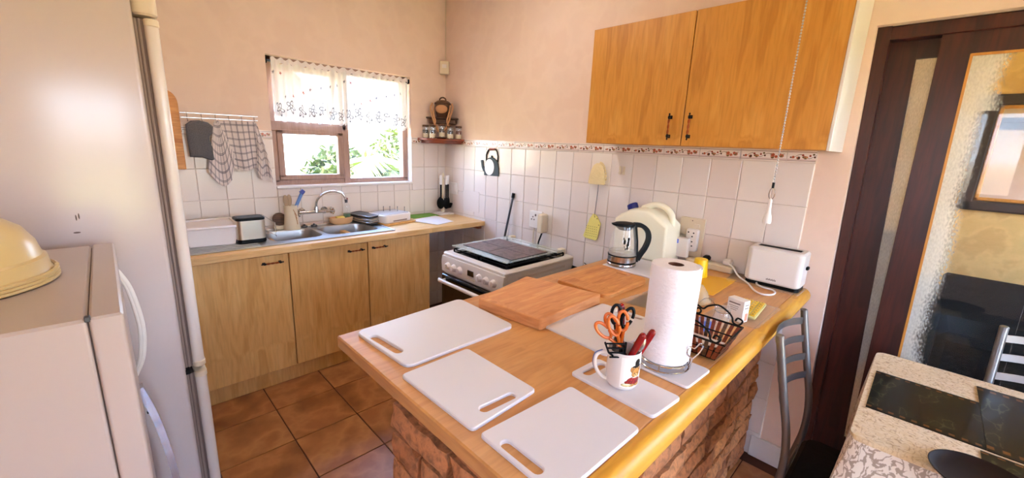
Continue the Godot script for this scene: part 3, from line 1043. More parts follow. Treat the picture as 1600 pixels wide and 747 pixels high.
func drainer_things() -> void:
	# white basin upside down on the drainer
	var t := thing("washing_up_basin", "white plastic rectangular basin standing on the drainer beside the steel toaster", "basin", Vector3(-1.88, 0.921, 0.25))
	var b := wb(t)
	b.hexa([Vector3(-2.0, 0.921, 0.365), Vector3(-1.785, 0.921, 0.38), Vector3(-1.785, 0.921, 0.12), Vector3(-2.0, 0.921, 0.12), Vector3(-2.04, 1.025, 0.375), Vector3(-1.76, 1.025, 0.39), Vector3(-1.76, 1.025, 0.11), Vector3(-2.04, 1.025, 0.11)])
	part(t, "body", b, M.hdpe)
	b = wb(t)
	b.tube([Vector3(-2.045, 1.03, 0.382), Vector3(-1.755, 1.03, 0.397), Vector3(-1.755, 1.03, 0.105), Vector3(-2.045, 1.03, 0.105)], 0.0075, 8, true)
	part(t, "rim", b, M.hdpe)
	# steel toaster
	t = thing("steel_toaster", "polished steel toaster with a black top standing on the sink drainer", "toaster", Vector3(-1.7, 0.921, 0.36))
	b = wb(t)
	b.prism(rounded(-1.777, -1.625, -0.42, -0.295, 0.028, 6), 0.944, 1.058, lying())
	part(t, "shell", b, M.polished)
	b = wb(t)
	b.prism(rounded(-1.779, -1.623, -0.422, -0.293, 0.029, 6), 0.921, 0.945, lying(), 0.003)
	part(t, "base", b, M.black)
	b = wb(t)
	b.prism(rounded(-1.779, -1.623, -0.422, -0.293, 0.029, 6), 1.057, 1.074, lying(), 0.004)
	var lid := part(t, "top", b, M.black)
	b = wb(t)
	for z in [0.335, 0.38]: b.bx(-1.765, -1.637, 1.0735, 1.0755, z - 0.009, z + 0.009)
	part(lid, "slot", b, M.dark_steel)
	part(t, "lever", wb(t).bx(-1.787, -1.775, 0.99, 1.0, 0.34, 0.375, 0.002), M.black)
	# wire dish rack behind the basin and the toaster
	t = thing("dish_rack", "chrome wire plate rack standing behind the basin and steel toaster", "rack", Vector3(-1.78, 0.921, 0.2))
	b = wb(t)
	b.tube([Vector3(-2.03, 1.03, 0.06), Vector3(-1.56, 1.03, 0.06), Vector3(-1.545, 1.01, 0.3), Vector3(-1.545, 0.925, 0.31), Vector3(-1.545, 0.925, 0.06)], 0.003, 6)
	b.tube([Vector3(-2.03, 0.945, 0.06), Vector3(-1.545, 0.945, 0.06)], 0.0025, 6)
	b.tube([Vector3(-1.545, 0.95, 0.06), Vector3(-1.545, 0.95, 0.31)], 0.0025, 6)
	part(t, "frame", b, M.chrome)
	for k in 10:
		b = wb(t)
		var x := -2.0 + 0.046 * k
		b.tube([Vector3(x, 1.03, 0.06), Vector3(x, 0.945, 0.06), Vector3(x, 0.93, 0.1)], 0.0018, 5)
		part(t, "wire", b, M.chrome)
	for x in [-1.96, -1.785]:
		b = B.new()
		b.xf = Transform3D(rot(Vector3.RIGHT, 82), Vector3(x, 0.992, 0.085))
		b.lathe([Vector2(0, 0), Vector2(0.02, 0.0), Vector2(0.03, 0.006), Vector2(0.028, 0.012), Vector2(0.02, 0.006), Vector2(0, 0.005)], 20)
		solo("steel_saucer", b, M.brushed, "small round steel saucer standing in the dish rack, %s" % ("beside the fridge" if x < -1.9 else "beside the toaster"), "saucer", "steel saucers in the rack")
	# dark round scourer leaning on the tiles
	b = B.new()
	b.xf = Transform3D(rot(Vector3.RIGHT, 68), Vector3(-1.452, 0.985, 0.055))
	b.lathe([Vector2(0, 0), Vector2(0.04, 0.0), Vector2(0.047, 0.006), Vector2(0.045, 0.012), Vector2(0.036, 0.010), Vector2(0, 0.012)], 28)
	solo("round_scourer", b, M.carved, "dark brown round scourer leaning on the tiles behind the sink", "scourer")
	b = B.new()
	b.bx(-1.5, -1.41, 0.918, 0.945, 0.06, 0.10, 0.008)
	solo("soap_bar", b, M.cream, "cream bar of soap lying under the dark round scourer", "soap")
	# utensil jar
	t = thing("utensil_jar", "tall cream pottery jar holding wooden spoons behind the sink", "jar", Vector3(-1.392, 0.918, 0.115))
	b = B.new()
	b.lathe([Vector2(0, 0), Vector2(0.052, 0.0), Vector2(0.054, 0.006), Vector2(0.047, 0.04), Vector2(0.042, 0.10), Vector2(0.043, 0.165), Vector2(0.045, 0.172), Vector2(0.041, 0.172), Vector2(0.039, 0.10), Vector2(0, 0.02)], 28)
	part(t, "body", b, M.cream)
	b = B.new()
	for k in 5:
		var a := 0.4 + 0.5 * k
		b.strap(spline([Vector3(0.047 * cos(-1.0), 0.02 + 0.02 * k, 0.047 * sin(1.0)), Vector3(0.046 * cos(-0.9 - 0.15 * k), 0.05 + 0.024 * k, 0.046 * sin(0.9 + 0.15 * k))], 3), Vector3.UP, 0.004, 0.002)
	part(t, "raised_sprig", b, M.carved_light)
	var spoons := [[-0.018, 0.02, 6.0, 0.018, "wooden spoon with an oval head leaning left in the cream jar"], [-0.003, 0.006, 1.0, 0.016, "wooden spoon standing upright in the middle of the cream jar"]]
	for s in spoons:
		b = B.new()
		b.xf = Transform3D(rot(Vector3.BACK, s[2]), Vector3(-1.392 + s[0], 1.0, 0.115 + s[1]))
		b.tube([Vector3(0, -0.06, 0), Vector3(0, 0.09, 0)], 0.005, 8)
		b.ball(Vector3(0, 0.125, 0), Vector3(s[3], 0.042, 0.006), 16, 8)
		solo("wooden_spoon", b, M.spoon_wood, s[4], "spoon", "wooden spoons in the jar")
	t = thing("dish_brush", "blue dish brush leaning right out of the cream pottery jar", "brush", Vector3(-1.375, 0.99, 0.115))
	b = B.new()
	b.tube([Vector3(-0.01, -0.04, 0), Vector3(0.02, 0.09, 0.0), Vector3(0.062, 0.185, 0.01)], [0.006, 0.011, 0.012], 10)
	part(t, "grip", b, mat(Color(0.42, 0.55, 0.78), 0.4))
	b = B.new()
	b.tube([Vector3(0.055, 0.18, 0.01), Vector3(0.075, 0.2, 0.012)], [0.017, 0.014], 10)
	part(t, "head", b, mat(Color(0.28, 0.32, 0.62), 0.5))
	# soap dish, with a sponge and a bottle of washing-up liquid
	t = thing("soap_bowl", "oval pale wooden bowl behind the right sink bowl under the tap spout", "bowl", Vector3(-1.03, 0.918, 0.085))
	b = B.new()
	b.xf = Transform3D(Basis.from_scale(Vector3(1.5, 1, 0.8)), Vector3.ZERO)
	b.lathe([Vector2(0, 0), Vector2(0.045, 0), Vector2(0.056, 0.012), Vector2(0.063, 0.05), Vector2(0.058, 0.05), Vector2(0.05, 0.015), Vector2(0, 0.012)], 32)
	part(t, "body", b, mat(Color(0.86, 0.67, 0.48), 0.6))
	b = B.new()
	b.bx(-1.07, -1.01, 0.945, 0.975, 0.07, 0.11, 0.006)
	solo("sponge", b, mat(Color(0.92, 0.80, 0.42), 0.9), "yellow sponge lying in the oval wooden bowl", "sponge")
	t = thing("soap_bottle", "small clear bottle with green liquid and a red cap in the wooden bowl", "bottle", Vector3(-0.985, 0.932, 0.085))
	b = B.new()
	b.lathe([Vector2(0, 0), Vector2(0.026, 0), Vector2(0.028, 0.004), Vector2(0.027, 0.11), Vector2(0.02, 0.135), Vector2(0.011, 0.15), Vector2(0.011, 0.165)], 24)
	part(t, "body", b, M.jar_glass)
	b = B.new()
	b.cyl(Vector3.ZERO, 0.0255, 0.003, 0.062, 20)
	part(t, "liquid", b, mat(Color(0.12, 0.38, 0.20), 0.2))
	b = B.new()
	b.cyl(Vector3.ZERO, 0.0125, 0.160, 0.182, 16, 0.002)
	part(t, "cap", b, M.red)
	# white plastic drip tray with pegs
	t = thing("glass_drainer", "white plastic drip tray with four thin metal pegs on the worktop right of the sink", "drainer", Vector3(-0.685, 0.915, 0.20), 12)
	b = B.new()
	b.prism(rounded(-0.135, 0.135, -0.115, 0.115, 0.03, 6), 0.012, 0.078, lying(), 0.008)
	part(t, "body", b, M.white_plastic)
	b = B.new()
	b.prism(rounded(-0.122, 0.122, -0.102, 0.102, 0.025, 6), 0.078, 0.0805, lying())
	part(t, "tray", b, mat(Color(0.66, 0.62, 0.60), 0.35))
	b = B.new()
	b.bx(-0.06, 0.08, 0.024, 0.032, 0.113, 0.1165, 0.001)
	part(t, "slot", b, M.gasket)
	b = B.new()
	b.bx(-0.13, 0.16, 0.0, 0.012, -0.115, 0.135, 0.003)
	part(t, "board", b, M.oak)
	for p in [[-0.01, -0.06], [0.03, -0.03], [0.07, 0.015], [0.105, 0.06]]:
		b = B.new()
		b.tube([Vector3(p[0], 0.078, p[1]), Vector3(p[0], 0.118, p[1])], 0.0022, 6)
		b.ball(Vector3(p[0], 0.118, p[1]), Vector3(0.004, 0.003, 0.004), 8, 6)
		part(t, "peg", b, M.dark_steel)
	# grey pans stacked left of the tray
	for k in 3:
		t = thing("oven_dish", ["lowest grey metal dish of the leaning stack beside the sink", "middle grey metal dish of the leaning stack beside the sink", "topmost grey metal dish of the leaning stack beside the sink"][k], "dish", Vector3(-0.882 + 0.004 * k, 0.921 + 0.021 * k, 0.175 - 0.012 * k), 10 + 3 * k, "grey dishes stacked beside the sink")
		b = B.new()
		b.xf = Transform3D(rot(Vector3.BACK, 4), Vector3(0, 0.006, 0))
		var r := rounded(-0.05, 0.05, -0.12, 0.12, 0.03, 5)
		b.prism(r, 0.0, 0.018, lying(), 0.004)
		part(t, "body", b, [M.dark_steel, M.brushed, M.dark_steel][k])
		b = B.new()
		b.xf = Transform3D(rot(Vector3.BACK, 4), Vector3(0, 0.006, 0))
		var rim := []
		for p in rounded(-0.053, 0.053, -0.123, 0.123, 0.03, 5): rim.append(Vector3(p.x, 0.019, p.y))
		b.tube(rim, 0.003, 6, true)
		part(t, "rim", b, M.steel)
	# cutting mats near the corner
	b = B.new()
	b.xf = Transform3D(rot(Vector3.UP, 4), Vector3(-0.32, 0.9155, 0.09))
	b.prism(rounded(-0.14, 0.14, -0.085, 0.085, 0.01, 4), 0.0, 0.002, lying())
	solo("green_mat", b, M.green, "thin green cutting mat lying on the worktop behind the white one", "cutting mat")
	b = B.new()
	b.hexa([Vector3(-0.535, 0.9175, 0.25), Vector3(-0.445, 0.9175, 0.53), Vector3(-0.25, 0.9175, 0.475), Vector3(-0.22, 0.9175, 0.17), Vector3(-0.535, 0.9195, 0.25), Vector3(-0.445, 0.9195, 0.53), Vector3(-0.25, 0.9195, 0.475), Vector3(-0.22, 0.9195, 0.17)])
	solo("white_mat", b, M.hdpe, "thin white cutting mat lying askew on the worktop near the corner", "cutting mat")
	# utensil carousel
	t = thing("utensil_stand", "white utensil stand on a square foot in the worktop corner", "utensil stand", Vector3(-0.098, 0.915, 0.105))
	b = B.new()
	b.box(Vector3(0, 0.006, 0), Vector3(0.15, 0.012, 0.15), 0.003)
	b.box(Vector3(0, 0.015, 0), Vector3(0.10, 0.008, 0.10), 0.003)
	part(t, "foot", b, M.white_plastic)
	b = B.new()
	b.lathe([Vector2(0.019, 0.018), Vector2(0.016, 0.06), Vector2(0.011, 0.09), Vector2(0.010, 0.34), Vector2(0.016, 0.352), Vector2(0.008, 0.37), Vector2(0.0, 0.384)], 16)
	part(t, "pole", b, M.cream)
	b = B.new()
	for k in 4:
		var a := 0.3 + PI / 2 * k
		b.tube([Vector3(0, 0.335, 0), Vector3(0.045 * cos(a), 0.335, 0.045 * sin(a))], 0.0035, 6)
	part(t, "hook", b, M.white_plastic)
	var heads := ["slotted black spatula", "black ladle", "black slotted spoon", "black serving spoon"]
	var spots := ["hanging at the wall side of the white stand", "hanging at the right of the white stand", "hanging at the front of the white stand", "hanging at the left of the white stand"]
	for k in 4:
		var a: float = [-1.2, 0.45, 1.5, 2.6][k]
		var c := Vector3(-0.098 + 0.046 * cos(a), 0.915, 0.105 + 0.046 * sin(a))
		t = thing("hanging_utensil", "%s with a white handle, %s" % [heads[k], spots[k]], "utensil", c, 0, "utensils hanging on the white stand")
		b = B.new()
		b.tube([Vector3(0, 0.275, 0), Vector3(0, 0.355, 0)], [0.011, 0.0125], 10)
		part(t, "handle", b, M.white_plastic)
		b = B.new()
		b.tube([Vector3(0, 0.28, 0), Vector3(0, 0.15, 0)], [0.008, 0.006], 8)
		b.xf = Transform3D(rot(Vector3.UP, -rad_to_deg(a) + 90), Vector3.ZERO)
		if k == 1: b.lathe([Vector2(0, 0.05), Vector2(0.03, 0.06), Vector2(0.043, 0.10), Vector2(0.039, 0.10), Vector2(0.027, 0.064), Vector2(0, 0.056)], 20)
		b.ball(Vector3(0, 0.105, 0.004), Vector3(0.037, 0.052, 0.012), 18, 10)
		part(t, "head", b, M.black_matt)
	# small switches in the corner
	t = thing("wall_switch", "white double wall switch on the tiles beside the utensil stand", "switch", Vector3(-0.011, 1.155, 0.155))
	b = B.new()
	b.box(Vector3(-0.007, 0, 0), Vector3(0.013, 0.105, 0.12), 0.003)
	part(t, "plate", b, M.white_plastic)
	for z in [-0.025, 0.025]: part(t, "rocker", B.new().box(Vector3(-0.0145, 0.0, z), Vector3(0.004, 0.05, 0.022), 0.001), M.hdpe)
	b = B.new()
	b.prism(rounded(0.30, 0.52, 0.975, 1.155, 0.012, 4), 0.010, 0.013, on_right())
	solo("blanking_plate", b, M.tile, "flat white blanking plate on the tiles above the worktop end", "cover plate")
	t = thing("alarm_sensor", "small white alarm sensor high in the room corner", "sensor", Vector3(-0.03, 2.2, 0.03), 45)
	b = B.new()
	b.box(Vector3(-0.012, 0, 0.0), Vector3(0.03, 0.11, 0.082), 0.006)
	part(t, "case", b, M.cream)
	part(t, "lens", B.new().box(Vector3(-0.028, 0.012, 0.0), Vector3(0.003, 0.03, 0.04), 0.001), M.white_plastic)
	b = B.new()
	b.tube([Vector3(-0.006, 2.25, 0.006), Vector3(-0.006, CEIL, 0.006)], 0.003, 5)
	solo("sensor_cable", b, M.cream, "thin cream cable running up the corner from the sensor", "cable")

func back_wall_things() -> void:
	# paddle board half hidden by the fridge
	var t := thing("bread_paddle", "brown wooden bread board with a rounded top hanging beside the fridge", "board", Vector3(-2.03, 1.338, 0.012))
	var b := wb(t)
	var p := PackedVector2Array([Vector2(-2.13, 1.338), Vector2(-1.932, 1.338), Vector2(-1.932, 1.70)])
	for i in 7:
		var a := deg_to_rad(15.0 * i)
		p.append(Vector2(-1.985 + 0.053 * cos(a), 1.72 + 0.075 * sin(a)))
	p.append(Vector2(-2.07, 1.795)); p.append(Vector2(-2.13, 1.72))
	b.prism(p, 0.012, 0.032, on_back(), 0.002)
	part(t, "body", b, M.board_light)
	# wire rail with hooks
	t = thing("towel_rail", "thin wire towel rail with hooks on the wall left of the window", "towel rail", Vector3(-1.72, 1.66, 0.0))
	b = wb(t)
	b.tube([Vector3(-1.93, 1.672, 0.0), Vector3(-1.93, 1.672, 0.05), Vector3(-1.53, 1.676, 0.05), Vector3(-1.53, 1.676, 0.0)], 0.0028, 6)
	b.tube([Vector3(-1.93, 1.645, 0.0), Vector3(-1.93, 1.645, 0.05), Vector3(-1.53, 1.650, 0.05), Vector3(-1.53, 1.650, 0.0)], 0.0028, 6)
	part(t, "rail", b, M.steel)
	for k in 6:
		b = wb(t)
		var x := -1.90 + 0.07 * k
		b.tube([Vector3(x, 1.674, 0.053), Vector3(x, 1.645, 0.053), Vector3(x, 1.628, 0.056), Vector3(x, 1.624, 0.064), Vector3(x, 1.632, 0.07)], 0.002, 6)
		part(t, "hook", b, M.steel)
	# oven mitt
	var denim := bump(tiled(noise_tex(0.08, 151, [Color(0.30, 0.29, 0.30), Color(0.42, 0.40, 0.41), Color(0.36, 0.34, 0.35)], [0.3, 0.5, 0.75]), 0.95, 4.0), 0.2, 153, 3.0, 0.6)
	t = thing("oven_mitt", "dark grey quilted oven mitt hanging from the wire towel rail", "oven mitt", Vector3(-1.85, 1.63, 0.045))
	b = wb(t)
	p = PackedVector2Array([Vector2(-1.908, 1.413), Vector2(-1.85, 1.41), Vector2(-1.80, 1.392), Vector2(-1.79, 1.40), Vector2(-1.789, 1.47), Vector2(-1.802, 1.515), Vector2(-1.80, 1.54), Vector2(-1.779, 1.565), Vector2(-1.777, 1.60), Vector2(-1.80, 1.622), Vector2(-1.845, 1.633), Vector2(-1.885, 1.628), Vector2(-1.912, 1.605), Vector2(-1.914, 1.54)])
	b.prism(p, 0.038, 0.066, on_back(), 0.009)
	part(t, "body", b, denim, "", 70.0)
	b = wb(t)
	b.tube([Vector3(-1.907, 1.42, 0.052), Vector3(-1.85, 1.417, 0.07), Vector3(-1.80, 1.40, 0.067)], 0.0045, 6)
	part(t, "hem", b, denim)
	# checked dish towel
	var check := mat(Color.WHITE, 0.95)
	check.albedo_texture = paint(256, 256, func(u, v):
		var c := Color(0.86, 0.79, 0.76)
		var s := 0.0
		for q in [u, v]:
			var f := fposmod(q * 7.0, 1.0)
			if absf(f - 0.44) < 0.045 or absf(f - 0.58) < 0.045: s += 0.55
		c = c.lerp(Color(0.26, 0.23, 0.27), minf(s, 0.7))
		var wv := 0.03 * sin(u * 1200.0) * sin(v * 1200.0)
		return Color(c.r + wv, c.g + wv, c.b + wv))
	check.rim_enabled = true
	check.rim = 0.2
	t = thing("dish_towel", "white dish towel with dark check lines draped over the wire towel rail", "towel", Vector3(-1.655, 1.64, 0.05))
	b = wb(t)
	b.sheet(16, 20, 0.0018, func(s, q):
		var top := Vector3(-1.768 + 0.225 * s, 1.637 + 0.004 * s, 0.058)
		var low := Vector3(-1.735 + 0.205 * s, 1.335 + 0.01 * sin(s * 9.0), 0.03)
		var pos := low.lerp(top, q)
		pos.z += 0.010 * sin(s * 13.0) * (1.0 - q) + 0.006
		return pos)
	part(t, "front_fall", b, check, "", 70.0)
	b = wb(t)
	b.sheet(10, 16, 0.0018, func(s, q):
		var top := Vector3(-1.772 + 0.03 * s, 1.628, 0.064)
		var low := Vector3(-1.828 + 0.15 * s, 1.345 - 0.16 * sin(PI * clampf(s * 0.9 + 0.1, 0, 1)) * (0.45 + 0.55 * s), 0.045)
		if s > 0.85: low.y += (s - 0.85) * 0.5
		var pos := low.lerp(top, q)
		pos.z += 0.012 * sin(s * 8.0 + 1.0) * (1.0 - q)
		return pos)
	part(t, "left_fold", b, check, "", 70.0)
	b = wb(t)
	b.sheet(10, 16, 0.0018, func(s, q):
		var top := Vector3(-1.552 + 0.012 * s, 1.634, 0.062)
		var low := Vector3(-1.565 + 0.10 * s, 1.30 - 0.045 * s + 0.02 * cos(s * 9.0), 0.04)
		var pos := low.lerp(top, q)
		pos.x += 0.012 * sin(q * PI)
		pos.z += 0.012 * sin(s * 9.0) * (1.0 - q)
		return pos)
	part(t, "right_fold", b, check, "", 70.0)
	b = wb(t)
	for k in 26:
		var s := k / 25.0
		b.tube([Vector3(-1.733 + 0.2 * s, 1.338, 0.04), Vector3(-1.735 + 0.2 * s + 0.003 * sin(k * 2.3), 1.318, 0.042)], 0.0012, 4)
	for k in 12:
		var s := k / 11.0
		b.tube([Vector3(-1.563 + 0.1 * s, 1.305 - 0.045 * s, 0.045), Vector3(-1.562 + 0.1 * s, 1.28 - 0.045 * s, 0.045)], 0.0012, 4)
	var fr := part(t, "fringe", b, M.hdpe)
	fr.set_meta("kind", "stuff")
	# curtain rod and two lace panels
	t = thing("curtain_rod", "dark curtain rod across the top of the window reveal", "curtain rod", Vector3(-0.9, 2.045, -0.03))
	b = wb(t)
	b.tube([Vector3(-1.438, 2.05, -0.03), Vector3(-0.362, 2.045, -0.03)], 0.008, 10)
	part(t, "pole", b, M.dark_steel)
	for x in [-1.434, -0.366]:
		b = wb(t)
		b.bx(x - 0.006, x + 0.006, 2.03, 2.065, -0.05, -0.01, 0.003)
		part(t, "bracket", b, M.black_matt)
	var lace := mat(Color.WHITE, 0.9)
	lace.transparency = BaseMaterial3D.TRANSPARENCY_ALPHA
	lace.backlight_enabled = true
	lace.backlight = Color(0.5, 0.48, 0.46)
	lace.cull_mode = BaseMaterial3D.CULL_DISABLED
	lace.albedo_texture = paint(512, 256, func(u, v):
		var a := 0.972
		var c := Color(0.94, 0.91, 0.89)
		# embroidered flowers along the lower edge and a few above
		var y: float = (v - 0.80) * 0.7
		for k in 7:
			var q := Vector2((u - (k + 0.5) / 7.0) * 1.5, y + 0.03 * sin(k * 2.0))
			var r := q.length()
			var w := absf(r - 0.055 - 0.022 * cos(q.angle() * 5.0))
			if w < 0.008 or absf(r - 0.02) < 0.005:
				a = 0.995; c = Color(0.36, 0.33, 0.33)
		for k in 9:
			var q := Vector2((u - fposmod(0.11 + k * 0.381, 1.0)) * 1.5, (v - 0.15 - 0.45 * fposmod(k * 0.618, 1.0)) * 0.7)
			var r := q.length()
			if r < 0.014 + 0.008 * cos(q.angle() * 5.0):
				a = 0.99; c = Color(0.62, 0.26, 0.22) if k % 3 == 0 else Color(0.34, 0.32, 0.36)
		if v > 0.955: a = 0.85
		if v > 0.97 and fposmod(u * 40.0, 1.0) > 0.6: a = 0.6
		if fposmod(u * 256.0, 1.0) < 0.5 and fposmod(v * 128.0, 1.0) < 0.5: a += 0.06
		return Color(c.r, c.g, c.b, clampf(a, 0, 1)))
	var spans := [[-1.405, -0.905, 1.665, "left lace curtain panel with embroidered flowers over the open vent"], [-0.925, -0.372, 1.655, "right lace curtain panel with embroidered flowers over the fixed pane"]]
	for s in spans:
		t = thing("lace_curtain", s[3], "curtain", Vector3((s[0] + s[1]) / 2, 2.05, -0.03), 0, "lace curtains on the rod")
		b = wb(t)
		var x0: float = s[0]
		var x1: float = s[1]
		var low: float = s[2]
		b.sheet(72, 10, 0.0, func(q, r):
			var y: float = low + 0.012 * sin(q * 40.0) + (2.045 - low) * r
			return Vector3(x0 + (x1 - x0) * q, y, -0.018 + (0.010 * sin(q * 62.0) + 0.006 * sin(q * 23.0 + 1.0)) * (1.2 - 0.5 * r)))
		part(t, "lace", b, lace, "", 70.0)
		b = wb(t)
		b.sheet(48, 3, 0.0, func(q, r): return Vector3(x0 + (x1 - x0) * q, 2.036 + 0.034 * r + 0.008 * sin(q * 60.0), -0.016 + 0.004 * sin(q * 60.0)))
		part(t, "heading", b, M.hdpe, "", 70.0)

func corner_shelf() -> void:
	var t := thing("corner_shelf", "reddish wooden corner shelf carrying spice jars above the tiles", "shelf", Vector3(0, 1.55, 0))
	var quarter := func(r: float, y0: float, y1: float) -> B:
		var p := PackedVector2Array([Vector2(-0.002, -0.002)])
		for i in 13:
			var a := deg_to_rad(7.5 * i)
			p.append(Vector2(-0.002 - r * cos(a), -0.002 - r * sin(a)))
		var b := B.new()
		b.prism(p, y0, y1, lying(), 0.002)
		return b
	part(t, "board", quarter.call(0.30, 0.024, 0.042), M.shelf_wood)
	part(t, "apron", quarter.call(0.262, 0.0, 0.024), M.shelf_wood)
	var ang := [8.0, 27.0, 46.0, 65.0, 84.0]
	var where := ["nearest the window", "second from the window", "in the middle behind the saucer", "second from the stove wall", "nearest the stove wall"]
	var fills := [Color(0.34, 0.28, 0.22), Color(0.24, 0.17, 0.12), Color(0.36, 0.24, 0.16), Color(0.22, 0.17, 0.14), Color(0.48, 0.26, 0.15)]
	for k in 5:
		var a := deg_to_rad(ang[k])
		var r := 0.235 if k != 2 else 0.2
		t = thing("spice_jar", "small glass spice jar on the corner shelf, %s" % where[k], "jar", Vector3(-r * cos(a), 1.592 + (0.012 if k == 2 else 0.0), r * sin(a)), 0, "spice jars on the corner shelf")
		var b := B.new()
		b.cyl(Vector3.ZERO, 0.0265, 0.0, 0.098, 20, 0.003)
		part(t, "glass", b, M.jar_glass)
		part(t, "spice", B.new().cyl(Vector3.ZERO, 0.0245, 0.003, 0.072, 16), mat(fills[k], 0.8))
		part(t, "label", B.new().cyl(Vector3.ZERO, 0.0269, 0.006, 0.042, 20), M.cream)
		part(t, "lid", B.new().cyl(Vector3.ZERO, 0.0275, 0.096, 0.112, 20, 0.002), M.carved)
	var b := B.new()
	b.lathe([Vector2(0, 0), Vector2(0.03, 0), Vector2(0.058, 0.009), Vector2(0.056, 0.011), Vector2(0.03, 0.004), Vector2(0, 0.004)], 28, Vector3(-0.155, 1.592, 0.16))
	solo("saucer", b, M.carved, "small dark saucer lying in front on the corner shelf", "saucer")
	# carved wooden ornament above
	t = thing("carved_ornament", "carved brown wooden drum ornament with hanging arms high in the corner", "ornament", Vector3(-0.075, 1.705, 0.075), -45)
	t.scale = Vector3.ONE * 1.12
	b = B.new()
	b.box(Vector3(0, 0.03, 0.03), Vector3(0.21, 0.035, 0.055), 0.004)
	b.box(Vector3(0, 0.056, 0.03), Vector3(0.25, 0.012, 0.07), 0.003)
	part(t, "ledge", b, M.carved)
	b = B.new()
	b.lathe([Vector2(0, 0.06), Vector2(0.035, 0.06), Vector2(0.055, 0.09), Vector2(0.062, 0.13), Vector2(0.058, 0.158), Vector2(0.064, 0.162), Vector2(0.064, 0.17), Vector2(0.045, 0.185), Vector2(0.02, 0.192), Vector2(0, 0.194)], 24, Vector3(0, 0, 0.03))
	b.tube(arc(Vector3(0, 0.19, 0.03), Vector3.RIGHT, Vector3.UP, 0, 180, 8).map(func(q): return Vector3(q.x * 0.025, 0.19 + (q.y - 0.19) * 0.022, q.z)), 0.006, 6)
	part(t, "drum", b, M.carved)
	b = B.new()
	b.ball(Vector3(0, 0.122, 0.086), Vector3(0.048, 0.032, 0.012), 20, 10)
	part(t, "plaque", b, M.carved_light)
	for s in [-1.0, 1.0]:
		b = B.new()
		b.tube(spline([Vector3(s * 0.075, 0.165, 0.06), Vector3(s * 0.085, 0.13, 0.08), Vector3(s * 0.07, 0.07, 0.09), Vector3(s * 0.055, 0.02, 0.09), Vector3(s * 0.03, -0.03, 0.09), Vector3(-0.02 + s * 0.002, -0.05, 0.085)], 5), 0.0075, 8)
		b.tube(spline([Vector3(s * 0.065, 0.15, 0.07), Vector3(s * 0.06, 0.09, 0.095), Vector3(s * 0.045, 0.03, 0.095), Vector3(s * 0.06, -0.02, 0.09)], 5), 0.006, 8)
		part(t, "arm", b, M.carved_light)

